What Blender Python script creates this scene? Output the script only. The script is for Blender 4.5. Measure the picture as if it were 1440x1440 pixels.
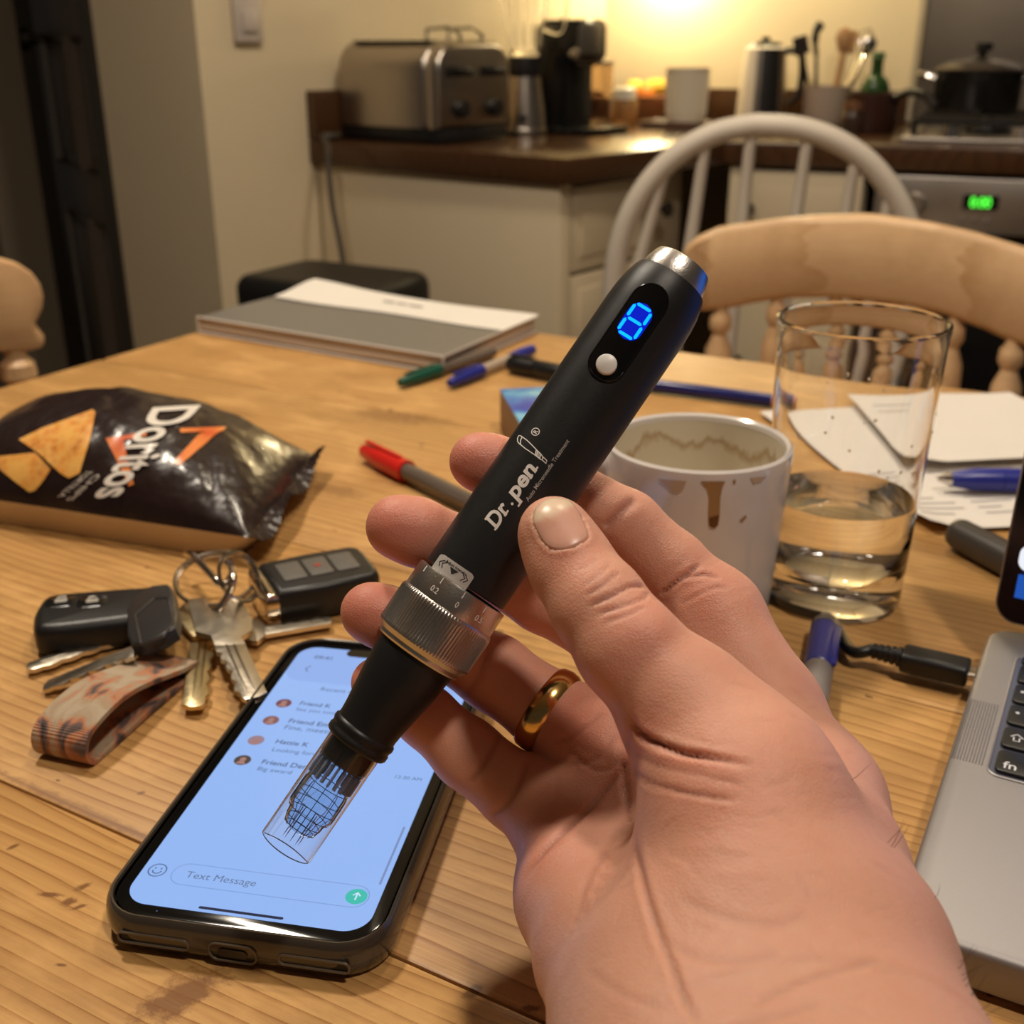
import bpy, bmesh, math, random
import numpy as np
from mathutils import Vector, Matrix, noise

random.seed(7); np.random.seed(7)
for o in list(bpy.data.objects): bpy.data.objects.remove(o)
sc = bpy.context.scene
COL = sc.collection

# ---------------------------------------------------------------- camera
T = 0.78                       # table top height above the floor
FPX = 1600.0                   # focal length in pixels of the 1440 frame
PITCH = math.atan(660 / 1600)
CP, SP = math.cos(PITCH), math.sin(PITCH)
CAM = Vector((0, 0, T + 0.232))
cd = bpy.data.cameras.new('camera'); cam = bpy.data.objects.new('camera', cd); COL.objects.link(cam)
cam.location = CAM; cam.rotation_euler = (math.pi / 2 - PITCH, 0, 0)
cd.sensor_width = 36; cd.lens = 40; cd.clip_start = 0.01; cd.clip_end = 30
cd.dof.use_dof = True; cd.dof.focus_distance = 0.288; cd.dof.aperture_fstop = 18.5
sc.camera = cam

# ---------------------------------------------------------------- world, lamps, exposure
w = bpy.data.worlds.new('world'); sc.world = w; w.use_nodes = True
w.node_tree.nodes['Background'].inputs[0].default_value = (1.0, 0.84, 0.70, 1)
w.node_tree.nodes['Background'].inputs[1].default_value = 0.045
def lamp(name, typ, loc, aim, power, col, size=0.2, spread=None):
    l = bpy.data.lights.new(name, typ); o = bpy.data.objects.new(name, l); COL.objects.link(o)
    l.energy = power; l.color = col; o.location = loc
    if typ == 'AREA':
        l.shape = 'DISK'; l.size = size
        if spread: l.spread = spread
        d = Vector(aim) - Vector(loc); o.rotation_euler = d.to_track_quat('-Z', 'Y').to_euler()
    else: l.shadow_soft_size = size
    return o
lamp('ceiling_lamp_table', 'AREA', (-0.46, 0.88, T + 1.28), (-0.10, 0.60, T), 12.0, (1, .88, .72), 0.15)
lamp('kitchen_fill_lamp', 'AREA', (0.35, 1.25, T + 1.62), (-0.05, 1.9, T), 11.5, (1, .86, .66), 0.20)  # unseen lamp added to brighten the walls and cabinets at the back
lamp('ceiling_lamp_room', 'AREA', (0.42, -0.16, T + 1.50), (0.1, 0.45, T + .1), 10.5, (1, .88, .74), 0.14)
sc.view_settings.view_transform = 'Standard'; sc.view_settings.look = 'None'
sc.view_settings.gamma = 1; sc.view_settings.use_curve_mapping = False
sc.view_settings.exposure = 0.0
sc.cycles.use_denoising = True
sc.cycles.max_bounces = 12; sc.cycles.transmission_bounces = 12; sc.cycles.transparent_max_bounces = 16
sc.cycles.caustics_refractive = True; sc.cycles.sample_clamp_indirect = 6

# ---------------------------------------------------------------- helpers
def ray(u, v):
    a = (u - 720) / FPX; b = (v - 720) / FPX
    return Vector((a, CP - b * SP, -SP - b * CP))
def P(u, v, d):                     # point at camera depth d
    return CAM + ray(u, v) * d
def G(u, v, z=0.0):                 # point on the plane z above the table top
    r = ray(u, v); return CAM + r * ((T + z - CAM.z) / r.z)
def px(q):
    q = Vector(q) - CAM; d = q.y * CP - q.z * SP
    return 720 + FPX * q.x / d, 720 - FPX * (q.y * SP + q.z * CP) / d, d

def frame(o, x, z=(0, 0, 1)):       # matrix with local x along x, z close to z
    x = Vector(x).normalized(); z = Vector(z); z = (z - x * z.dot(x)).normalized(); y = z.cross(x)
    m = Matrix((x, y, z)).transposed().to_4x4(); m.translation = Vector(o); return m
def rotz(o, a):
    m = Matrix.Rotation(a, 4, 'Z'); m.translation = Vector(o); return m

def thing(name, label, cat, M, group=None):
    o = bpy.data.objects.new(name, None); COL.objects.link(o)
    o.empty_display_size = 0.02
    o.matrix_world = M if isinstance(M, Matrix) else Matrix.Translation(Vector(M))
    o['label'] = label; o['category'] = cat
    if group: o['group'] = group
    return o
def structure(o):
    o['kind'] = 'structure'; return o
def dup(root, M, label=None):
    r = root.copy(); COL.objects.link(r); r.matrix_world = M
    if label: r['label'] = label
    for ch in list(root.children):
        c = ch.copy(); COL.objects.link(c); c.parent = r
        for g in list(ch.children):
            k = g.copy(); COL.objects.link(k); k.parent = c
    return r

def mesh_obj(name, V, F, mat, parent=None, smooth=True, angle=40):
    me = bpy.data.meshes.new(name); me.from_pydata([tuple(v) for v in V], [], F); me.update()
    o = bpy.data.objects.new(name, me); COL.objects.link(o)
    if mat: me.materials.append(mat)
    if smooth:
        me.polygons.foreach_set('use_smooth', [True] * len(me.polygons))
        if angle: me.set_sharp_from_angle(angle=math.radians(angle))
    if parent: o.parent = parent
    return o

def rrect(w, h, r, n=6, cx=0, cy=0):
    pts = []
    for (sx, sy, a0) in ((1, 1, 0), (-1, 1, 90), (-1, -1, 180), (1, -1, 270)):
        for i in range(n + 1):
            a = math.radians(a0 + 90 * i / n)
            pts.append((cx + sx * (w / 2 - r) + r * math.cos(a), cy + sy * (h / 2 - r) + r * math.sin(a)))
    return pts

def catmull(pts, n=14):
    p = np.array([pts[0]] + list(pts) + [pts[-1]], float); out = []
    for i in range(1, len(p) - 2):
        for t in np.linspace(0, 1, n, endpoint=False):
            out.append(.5 * ((2 * p[i]) + (-p[i - 1] + p[i + 1]) * t + (2 * p[i - 1] - 5 * p[i] + 4 * p[i + 1] - p[i + 2]) * t * t + (-p[i - 1] + 3 * p[i] - 3 * p[i + 1] + p[i + 2]) * t ** 3))
    out.append(p[-2]); return np.array(out)

class MB:
    def __init__(s): s.V = []; s.F = []
    def add(s, V, F, M=None):
        n = len(s.V)
        s.V += [tuple(M @ Vector(v)) if M else tuple(v) for v in V]
        s.F += [tuple(i + n for i in f) for f in F]; return s
    def frombm(s, bm, M=None):
        bm.verts.ensure_lookup_table(); bm.verts.index_update()
        s.add([v.co.copy() for v in bm.verts], [[v.index for v in f.verts] for f in bm.faces], M); bm.free(); return s
    def box(s, size, loc=(0, 0, 0), bev=0.0, seg=2, M=None, top=None):
        bm = bmesh.new(); bmesh.ops.create_cube(bm, size=1)
        for v in bm.verts:
            k = 1 if not top or v.co.z < 0 else top
            v.co = Vector((v.co.x * size[0] * k, v.co.y * size[1] * k, v.co.z * size[2]))
        if bev: bmesh.ops.bevel(bm, geom=bm.edges[:], offset=bev, segments=seg, affect='EDGES', profile=0.5)
        bmesh.ops.translate(bm, verts=bm.verts[:], vec=Vector(loc)); return s.frombm(bm, M)
    def lathe(s, prof, seg=32, M=None, squash=(1, 1)):
        V, F, rings = [], [], []
        for (r, z) in prof:
            if r < 1e-6: V.append((0, 0, z)); rings.append([len(V) - 1])
            else:
                rings.append(list(range(len(V), len(V) + seg)))
                for i in range(seg):
                    a = 2 * math.pi * i / seg; V.append((r * math.cos(a) * squash[0], r * math.sin(a) * squash[1], z))
        for A, B in zip(rings[:-1], rings[1:]):
            for i in range(seg):
                j = (i + 1) % seg
                if len(A) == 1 and len(B) == 1: continue
                if len(A) == 1: F.append((A[0], B[j], B[i]))
                elif len(B) == 1: F.append((A[i], A[j], B[0]))
                else: F.append((A[i], A[j], B[j], B[i]))
        return s.add(V, F, M)
    def tube(s, pts, r, seg=10, closed=False, M=None, caps=True, flat=1.0):
        pts = [Vector(p) for p in pts]; n = len(pts); V, F = [], []
        rr = r if hasattr(r, '__len__') else [r] * n
        nrm = None
        for i in range(n):
            a = pts[(i - 1) % n] if (closed or i > 0) else pts[i]; b = pts[(i + 1) % n] if (closed or i < n - 1) else pts[i]
            t = (b - a).normalized()
            if nrm is None:
                nrm = Vector((0, 0, 1)) if abs(t.z) < 0.9 else Vector((1, 0, 0))
            nrm = (nrm - t * nrm.dot(t)).normalized(); bn = t.cross(nrm)
            for k in range(seg):
                an = 2 * math.pi * k / seg
                V.append(pts[i] + (nrm * math.cos(an) * flat + bn * math.sin(an)) * rr[i])
        for i in range(n if closed else n - 1):
            for k in range(seg):
                a = i * seg + k; b = i * seg + (k + 1) % seg; c = ((i + 1) % n) * seg + (k + 1) % seg; d = ((i + 1) % n) * seg + k
                F.append((a, b, c, d))
        if caps and not closed:
            F.append(tuple(reversed(range(seg)))); F.append(tuple(range((n - 1) * seg, n * seg)))
        return s.add(V, F, M)
    def prism(s, out, z0, z1, bev=0.0, M=None, seg=2):
        if sum(out[i][0] * out[(i + 1) % len(out)][1] - out[(i + 1) % len(out)][0] * out[i][1] for i in range(len(out))) < 0: out = out[::-1]
        n = len(out)
        def inset(d):
            res = []
            for i in range(n):
                p0, p1, p2 = (Vector(out[(i + k) % n]) for k in (-1, 0, 1))
                a = (p1 - p0).normalized() if (p1 - p0).length > 1e-9 else (p2 - p1).normalized()
                b = (p2 - p1).normalized() if (p2 - p1).length > 1e-9 else a
                n1 = Vector((-a.y, a.x)); n2 = Vector((-b.y, b.x)); m = n1 + n2
                m = m / max(0.35, (1 + n1.dot(n2))) if m.length > 1e-6 else n1
                res.append(p1 + m * d)
            return res
        lay = []
        if bev:
            for k in range(seg + 1):
                a = math.pi / 2 * k / seg; lay.append((bev * (1 - math.sin(a)), z0 + bev * (1 - math.cos(a))))
            for k in range(seg + 1):
                a = math.pi / 2 * k / seg; lay.append((bev * (1 - math.cos(a)), z1 - bev * (1 - math.sin(a))))
        else: lay = [(0, z0), (0, z1)]
        V, F = [], []
        for (d, z) in lay: V += [(p[0], p[1], z) for p in inset(d)]
        for k in range(len(lay) - 1):
            for i in range(n):
                j = (i + 1) % n; F.append((k * n + i, k * n + j, (k + 1) * n + j, (k + 1) * n + i))
        F.append(tuple(reversed(range(n)))); F.append(tuple(range((len(lay) - 1) * n, len(lay) * n)))
        return s.add(V, F, M)
    def build(s, name, mat, parent=None, smooth=True, angle=40):
        return mesh_obj(name, s.V, s.F, mat, parent, smooth, angle)

def tag(o, label, cat, group=None):
    o['label'] = label; o['category'] = cat
    if group: o['group'] = group
    return o

def text2d(txt, size, bold=0.0, shear=0.0, align='LEFT'):
    cu = bpy.data.curves.new('t', 'FONT'); cu.body = txt; cu.size = size; cu.offset = bold * size; cu.shear = shear
    cu.align_x = align; cu.resolution_u = 4; cu.fill_mode = 'FRONT'
    o = bpy.data.objects.new('t', cu); COL.objects.link(o)
    me = bpy.data.meshes.new_from_object(o)
    V = [(v.co.x, v.co.y) for v in me.vertices]; F = [tuple(p.vertices) for p in me.polygons]
    bpy.data.objects.remove(o); bpy.data.curves.remove(cu); bpy.data.meshes.remove(me)
    return V, F
def stroke2d(pts, w, closed=False):
    pts = [Vector(p) for p in pts]; n = len(pts); V, F = [], []
    for i in range(n):
        a = pts[(i - 1) % n] if (closed or i) else pts[i]; b = pts[(i + 1) % n] if (closed or i < n - 1) else pts[i]
        t = (b - a).normalized(); nn = Vector((-t.y, t.x)) * w / 2
        V += [tuple(pts[i] + nn), tuple(pts[i] - nn)]
    for i in range(n if closed else n - 1):
        j = (i + 1) % n; F.append((2 * i, 2 * i + 1, 2 * j + 1, 2 * j))
    return V, F
def join2d(*parts):
    V, F = [], []
    for (v, f) in parts:
        n = len(V); V += list(v); F += [tuple(i + n for i in q) for q in f]
    return V, F
def xf2d(VF, s=1, dx=0, dy=0, rot=0, flip=False):
    c, sn = math.cos(rot), math.sin(rot)
    V = [((x * c - y * sn) * s + dx, (x * sn + y * c) * s + dy) for (x, y) in VF[0]]
    return V, VF[1]
def decal(name, VF, fn, mat, parent, maxlen=None):   # flat print laid on a surface by fn(x, y)
    bm = bmesh.new(); vs = [bm.verts.new((x, y, 0)) for (x, y) in VF[0]]
    for f in VF[1]:
        try: bm.faces.new([vs[i] for i in f])
        except ValueError: pass
    if maxlen:
        bmesh.ops.triangulate(bm, faces=bm.faces[:])
        for _ in range(6):
            es = [e for e in bm.edges if e.calc_length() > maxlen]
            if not es: break
            bmesh.ops.subdivide_edges(bm, edges=es, cuts=1, use_grid_fill=False)
            bmesh.ops.triangulate(bm, faces=[f for f in bm.faces if len(f.verts) > 3])
    bm.verts.index_update()
    V = [tuple(fn(v.co.x, v.co.y)) for v in bm.verts]; F = [[v.index for v in f.verts] for f in bm.faces]
    bm.free()
    return mesh_obj(name, V, F, mat, parent, True, None)

# ---------------------------------------------------------------- materials
def mat(name, col=(.8, .8, .8), rough=.5, metal=0, spec=.5, emit=None, es=1.0, trans=0, ior=1.45, coat=0, sss=0, var=0, vscale=30, bump=0, bscale=200, rvar=0, alpha=1):
    m = bpy.data.materials.new(name); m.use_nodes = True; nt = m.node_tree; b = nt.nodes['Principled BSDF']
    b.inputs['Base Color'].default_value = (*col, 1); b.inputs['Roughness'].default_value = rough
    b.inputs['Metallic'].default_value = metal; b.inputs['Specular IOR Level'].default_value = spec
    b.inputs['IOR'].default_value = ior; b.inputs['Transmission Weight'].default_value = trans; b.inputs['Coat Weight'].default_value = coat
    b.inputs['Alpha'].default_value = alpha
    if emit: b.inputs['Emission Color'].default_value = (*emit, 1); b.inputs['Emission Strength'].default_value = es
    if sss: b.inputs['Subsurface Weight'].default_value = sss
    if var or bump or rvar:
        tc = nt.nodes.new('ShaderNodeTexCoord')
        if var or rvar:
            n = nt.nodes.new('ShaderNodeTexNoise'); n.inputs['Scale'].default_value = vscale; n.inputs['Detail'].default_value = 5
            nt.links.new(tc.outputs['Object'], n.inputs['Vector'])
            if var:
                r = nt.nodes.new('ShaderNodeMix'); r.data_type = 'RGBA'
                r.inputs[6].default_value = (*[c * (1 - var) for c in col], 1); r.inputs[7].default_value = (*[min(1, c * (1 + var)) for c in col], 1)
                nt.links.new(n.outputs['Fac'], r.inputs[0]); nt.links.new(r.outputs[2], b.inputs['Base Color'])
            if rvar:
                mr = nt.nodes.new('ShaderNodeMapRange'); mr.inputs['To Min'].default_value = max(0.02, rough - rvar); mr.inputs['To Max'].default_value = rough + rvar
                nt.links.new(n.outputs['Fac'], mr.inputs['Value']); nt.links.new(mr.outputs[0], b.inputs['Roughness'])
        if bump:
            n2 = nt.nodes.new('ShaderNodeTexNoise'); n2.inputs['Scale'].default_value = bscale; n2.inputs['Detail'].default_value = 4
            nt.links.new(tc.outputs['Object'], n2.inputs['Vector'])
            bp = nt.nodes.new('ShaderNodeBump'); bp.inputs['Strength'].default_value = bump; bp.inputs['Distance'].default_value = 0.001
            nt.links.new(n2.outputs['Fac'], bp.inputs['Height']); nt.links.new(bp.outputs[0], b.inputs['Normal'])
    return m

class NT:                          # small node-graph writer
    def __init__(s, name):
        s.m = bpy.data.materials.new(name); s.m.use_nodes = True; s.nt = s.m.node_tree; s.b = s.nt.nodes['Principled BSDF']
    def n(s, typ, **kw):
        nd = s.nt.nodes.new('ShaderNode' + typ)
        for k, v in kw.items():
            if k.startswith('i_'):
                key = k[2:]; key = int(key) if key.isdigit() else key.replace('_', ' ')
                if hasattr(v, 'node') or isinstance(v, bpy.types.NodeSocket): s.nt.links.new(v, nd.inputs[key])
                else: nd.inputs[key].default_value = v
            else: setattr(nd, k, v)
        return nd
    def math(s, op, a, b=0.0, c=None):
        nd = s.nt.nodes.new('ShaderNodeMath'); nd.operation = op
        for i, v in enumerate((a, b) + ((c,) if c is not None else ())):
            if isinstance(v, bpy.types.NodeSocket): s.nt.links.new(v, nd.inputs[i])
            else: nd.inputs[i].default_value = v
        return nd.outputs[0]
    def mix(s, f, a, b, blend='MIX'):
        nd = s.nt.nodes.new('ShaderNodeMix'); nd.data_type = 'RGBA'; nd.blend_type = blend
        for i, v in ((0, f), (6, a), (7, b)):
            if isinstance(v, bpy.types.NodeSocket): s.nt.links.new(v, nd.inputs[i])
            else: nd.inputs[i].default_value = (*v, 1) if isinstance(v, tuple) and len(v) == 3 else v
        return nd.outputs[2]
    def ramp(s, f, stops):
        nd = s.nt.nodes.new('ShaderNodeValToRGB'); cr = nd.color_ramp
        while len(cr.elements) < len(stops): cr.elements.new(0.5)
        for e, (p, c) in zip(cr.elements, stops):
            e.position = p; e.color = (*c, 1) if len(c) == 3 else c
        s.nt.links.new(f, nd.inputs[0]); return nd.outputs[0]
    def map(s, v, scale=(1, 1, 1), loc=(0, 0, 0)):
        nd = s.nt.nodes.new('ShaderNodeMapping'); nd.inputs['Scale'].default_value = scale; nd.inputs['Location'].default_value = loc
        s.nt.links.new(v, nd.inputs[0]); return nd.outputs[0]
    def noise(s, v, scale, detail=4, rough=.5, dist=0):
        nd = s.n('TexNoise', i_Scale=scale, i_Detail=detail, i_Roughness=rough, i_Distortion=dist); s.nt.links.new(v, nd.inputs['Vector']); return nd.outputs['Fac']
    def link(s, a, key): s.nt.links.new(a, s.b.inputs[key])
    def bump(s, h, strength, dist, prev=None):
        nd = s.n('Bump', i_Strength=strength, i_Distance=dist); s.nt.links.new(h, nd.inputs['Height'])
        if prev: s.nt.links.new(prev, nd.inputs['Normal'])
        return nd.outputs[0]

def wood(name, light, dark, period=.008, streak=1.0, rough=.45, knots=(), wear=.25, rnd=True):
    g = NT(name); tc = g.n('TexCoord').outputs['Object']
    if rnd:
        oi = g.n('ObjectInfo').outputs['Random']
        add = g.n('VectorMath', operation='ADD'); g.nt.links.new(tc, add.inputs[0])
        cb = g.n('CombineXYZ', i_X=g.math('MULTIPLY', oi, 7.0), i_Y=g.math('MULTIPLY', oi, 3.7)); g.nt.links.new(cb.outputs[0], add.inputs[1])
        tc = add.outputs[0]
    d1 = g.noise(g.map(tc, (2.2, 9, 9)), 1.0, 3)
    d2 = g.noise(g.map(tc, (6, 60, 60)), 1.0, 2)
    sx = g.n('SeparateXYZ'); g.nt.links.new(tc, sx.inputs[0])
    yy = g.math('ADD', sx.outputs['Y'], g.math('ADD', g.math('MULTIPLY', d1, 0.055), g.math('MULTIPLY', d2, 0.006)))
    ph = g.math('FRACT', g.math('DIVIDE', yy, period))
    ring = g.math('ADD', g.math('MULTIPLY', g.math('POWER', ph, 7.0), g.math('ADD', .35, g.math('MULTIPLY', g.noise(g.map(tc, (4, 40, 40), (5, 2, 0)), 1.0, 3), 1.1))), g.math('MULTIPLY', ph, .22))
    fine = g.noise(g.map(tc, (14, 700, 300)), 1.0, 3, .6)
    big = g.noise(g.map(tc, (3, 5, 5)), 1.0, 4, .6)
    f = g.math('ADD', g.math('MULTIPLY', ring, .56 * streak), g.math('ADD', g.math('MULTIPLY', fine, .50), g.math('MULTIPLY', big, .34 )))
    mid = tuple((a * .55 + b * .45) for a, b in zip(light, dark))
    col = g.ramp(f, [(.28, light), (.55, mid), (.92, dark)])
    if wear:
        dents = wear > .3
        blot = g.noise(g.map(tc, (14, 34, 9)), 1.0, 5, .65)
        col = g.mix(g.math('MULTIPLY', g.ramp(blot, [(.50, (0, 0, 0)), (.72, (1, 1, 1))]), wear), col, tuple(min(1, c * 1.35 + .03) for c in light))
        col = g.mix(g.math('MULTIPLY', g.ramp(g.noise(g.map(tc, (9, 20, 5), (3, 1, 0)), 1.0, 4, .6), [(.50, (0, 0, 0)), (.75, (1, 1, 1))]), .55), col, tuple(c * .75 for c in dark))
    if wear and dents:
        # small dark dents and worm marks
        vo = g.n('TexVoronoi', i_Scale=1.0); g.nt.links.new(g.map(tc, (34, 62, 30)), vo.inputs['Vector'])
        spot = g.math('LESS_THAN', g.math('ADD', vo.outputs['Distance'], g.math('MULTIPLY', g.noise(g.map(tc, (300, 300, 300)), 1, 2), .22)), .175)
        col = g.mix(g.math('MULTIPLY', spot, .7), col, tuple(c * .22 for c in dark))
    pos = g.n('NewGeometry').outputs['Position']
    for (kx, ky, ka, rl, rw, st) in knots:           # knots: world place, direction, half length, half width
        sub = g.n('VectorMath', operation='SUBTRACT'); g.nt.links.new(pos, sub.inputs[0]); sub.inputs[1].default_value = (kx, ky, T)
        rt = g.n('VectorRotate', rotation_type='Z_AXIS'); g.nt.links.new(sub.outputs[0], rt.inputs['Vector']); rt.inputs['Angle'].default_value = -ka
        sc_ = g.n('VectorMath', operation='MULTIPLY'); g.nt.links.new(rt.outputs[0], sc_.inputs[0]); sc_.inputs[1].default_value = (1 / rl, 1 / rw, 0)
        ln = g.n('VectorMath', operation='LENGTH'); g.nt.links.new(sc_.outputs[0], ln.inputs[0])
        dd = g.math('ADD', ln.outputs['Value'], g.math('MULTIPLY', g.math('SUBTRACT', g.noise(g.map(pos, (260, 260, 1)), 1, 5, .7), .5), 1.9))
        col = g.mix(g.math('MULTIPLY', g.ramp(dd, [(.45, (1, 1, 1)), (1.0, (0, 0, 0))]), st), col, (.20, .085, .028))
    g.link(col, 'Base Color')
    g.link(g.math('ADD', rough - .08, g.math('MULTIPLY', big, .18)), 'Roughness')
    g.link(g.bump(g.math('ADD', g.math('MULTIPLY', ring, -.6), fine), .25, .0005), 'Normal')
    g.b.inputs['Specular IOR Level'].default_value = .4
    return g.m
# ================================================================ room shell
ZW = T + .054                                    # worktop height
C1 = Vector((-.40337, 2.35913, ZW)); C0 = Vector((.09096, 1.97112, ZW))
ps = math.radians(38.5); e1 = Vector((math.sin(ps), math.cos(ps), 0)); e2 = Vector((math.cos(ps), -math.sin(ps), 0))
pb = math.radians(22); e1b = Vector((math.sin(pb), math.cos(pb), 0)); e2b = Vector((math.cos(pb), -math.sin(pb), 0))
KC = Vector((.418, 2.338, ZW)); WC = C1 + e1 * 1.037; PW = .6284
UPZ = Vector((0, 0, 1))
N = C1 - e1 * .243
def xy(*pts): return [(p.x, p.y) for p in pts]
PAINT = mat('wall_paint_cream', (.71, .595, .405), .75, var=.05, vscale=6, bump=.15, bscale=220)
CEIL = mat('ceiling_white', (.78, .74, .68), .8)
structure(MB().box((7, 8, .1), (0, 2, -.05)).build('floor', mat('floor_tile', (.22, .15, .09), .45, var=.25, vscale=4)))
structure(MB().box((7, 8, .1), (0, 2, 2.5)).build('ceiling', CEIL))
WEND = .315
structure(MB().prism(xy(N, WC, WC - e2 * WEND, N - e2 * WEND), 0, 2.45, .012).build('wall_left', PAINT))
WR = WC + e2b * 2.0
structure(MB().prism(xy(WC - e2b * .6 + e1b * .003, WR + e1b * .003, WR + e1b * .15, WC - e2b * .6 + e1b * .15), 0, 2.45).build('wall_back', PAINT))
DKW = mat('hall_paint_shaded', (.16, .125, .085), .8)  # unlit hall: its shade is put into the wall colour
H0 = N - e2 * WEND
HW1 = H0 + e1 * .95 - e2 * .05
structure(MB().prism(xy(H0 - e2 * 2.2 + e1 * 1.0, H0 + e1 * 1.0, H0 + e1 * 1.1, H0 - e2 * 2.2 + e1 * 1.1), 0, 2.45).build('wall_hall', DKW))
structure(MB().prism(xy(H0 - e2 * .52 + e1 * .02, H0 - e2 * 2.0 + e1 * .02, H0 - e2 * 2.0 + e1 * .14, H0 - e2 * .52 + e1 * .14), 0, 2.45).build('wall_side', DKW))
structure(MB().prism(xy(H0 - e2 * .002, H0 - e2 * .045, H0 - e2 * .045 + e1 * .14, H0 - e2 * .002 + e1 * .14), 0, 2.2, .004).build('trim_1', mat('door_frame_dark', (.055, .045, .035), .5)))
# panelled door standing open into the hall; lack of light painted as dark colour
DOORP = mat('door_paint_shaded', (.17, .14, .11), .42)
dd = Vector((-.55, .835, 0)).normalized(); hd = H0 - e2 * .055 + e1 * .10; hd.z = 0
door = thing('door_1', 'brown panelled door, shade put into its colour, standing ajar beside the cream wall end', 'door', frame(hd, dd))
structure(door); del door['category']
DW, DH = .70, 2.02
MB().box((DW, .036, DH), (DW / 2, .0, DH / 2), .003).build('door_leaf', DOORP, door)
for (x0, x1, z0, z1) in ((.10, .32, .12, .62), (.38, .60, .12, .62), (.10, .32, .74, 1.02), (.38, .60, .74, 1.02), (.10, .32, 1.14, 1.92), (.38, .60, 1.14, 1.92)):
    b = MB()
    for sy in (-1, 1):
        b.tube([(x0, sy * .019, z0), (x1, sy * .019, z0), (x1, sy * .019, z1), (x0, sy * .019, z1)], .010, 6, True)
        b.box((x1 - x0 - .06, .008, z1 - z0 - .06), ((x0 + x1) / 2, sy * .018, (z0 + z1) / 2), .003)
    b.build('door_panel', DOORP, door)
dh = MB()
for sy in (-1, 1): dh.lathe([(0, 0), (.012, 0), (.012, .02), (.026, .03), (.026, .05), (0, .056)], 16, frame((.64, sy * .018, 1.02), (1, 0, 0), (0, sy, 0)))
dh.build('door_handle', mat('door_brass', (.05, .04, .03), .5, 1), door)

# under-cabinet lamp above the far corner of the worktop
ul = WC + e2b * .175 - e1b * .10; ul.z = ZW + .37
lamp('under_cabinet_and_fill_lamp', 'POINT', ul, ul, 6.0, (1, .82, .47), .025)
ul2 = WC + e2b * .52 - e1b * .26; ul2.z = ZW + .52  # second lamp, added with no fitting to widen the far wall's glow
lamp('under_cabinet_and_fill_lamp', 'POINT', ul2, ul2, 4.2, (1, .82, .47), .03)

# ---------------------------------------------------------------- kitchen units
CREAM = mat('cabinet_cream', (.62, .515, .36), .42, var=.04, vscale=8)
WALN = wood('worktop_wood', (.080, .036, .015), (.034, .014, .006), .012, .8, .22, wear=0, rnd=False)
KNOB = mat('knob_dark', (.03, .025, .02), .4, .6)
def col_part(b, name, m, par): return b.build(name, m, par)
wt = thing('worktop', 'dark wooden kitchen worktop turning the corner behind the chairs, and in front of the oven', 'worktop', Matrix.Translation((0, 0, 0)))
RE = KC + e2b * 1.3; dpt = (WC - KC).dot(e1b); BR_ = RE + e1b * (dpt - .004)
WCi = WC + e2 * .003 - e1b * .004
MB().prism(xy(C1 + e2 * .003, C0, KC, RE, BR_, WCi), ZW - .044, ZW, .004).build('worktop_slab', WALN, wt)
MB().prism(xy(C1 + e2 * .003, C1 + e2 * .026, WCi + e2 * .02 - e1b * .02, WCi), ZW + .0004, ZW + .092, .003).build('board', WALN, thing('upstand', 'dark wooden upstand along the left wall behind the toaster', 'upstand', (0, 0, 0)))
s29 = .285
MB().prism(xy(WCi + e2b * .02, WCi + e2b * .757, WCi + e2b * .757 - e1b * .022, WCi - e1b * .022 + e2b * .02), ZW + .0004, ZW + .072, .003).build('board', WALN, thing('upstand', 'dark wooden upstand along the lit far wall behind the canister', 'upstand', (0, 0, 0)))
# peninsula cabinet
pc = thing('peninsula_cabinet', 'cream cabinet run ending in a plain panel that faces the dining table', 'cabinet', frame((C1.x, C1.y, 0), e2))
zt = ZW - .046
MB().box((PW - .03, .035, zt - .005), (PW / 2 - .008, .035, zt / 2 + .0025), .003).build('end_panel', CREAM, pc)
LEN = (KC - C0).length + .02
LX = PW - .035                                   # plane of the drawer fronts
MB().box((PW - .08, LEN - .08, zt - .10), (PW / 2 - .02, .055 + (LEN - .08) / 2, zt / 2 + .05), .002).build('carcass', CREAM, pc)
yy = .060
dwid = .20
for k, (y0, y1) in enumerate(((.058, .245), (.250, .278))):
    for (z0, z1) in ((zt - .155, zt - .008), (zt - .33, zt - .162), (.10, zt - .337)):
        d = MB().box((.02, y1 - y0, z1 - z0), (LX, (y0 + y1) / 2, (z0 + z1) / 2), .003)
        nm = 'drawer_front'
        d.box((.006, y1 - y0 - .05, z1 - z0 - .05), (LX + .010, (y0 + y1) / 2, (z0 + z1) / 2), .002)
        f = d.build(nm, CREAM, pc)
        zk = (z0 + z1) / 2 + .01
        MB().lathe([(0, 0), (.006, 0), (.006, .012), (.015, .018), (.014, .026), (0, .030)], 16, frame((LX + .012, y0 + .155 if k == 0 else y0 + .09, zk), (0, 1, 0), (1, 0, 0))).build('knob', KNOB, f)
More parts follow.
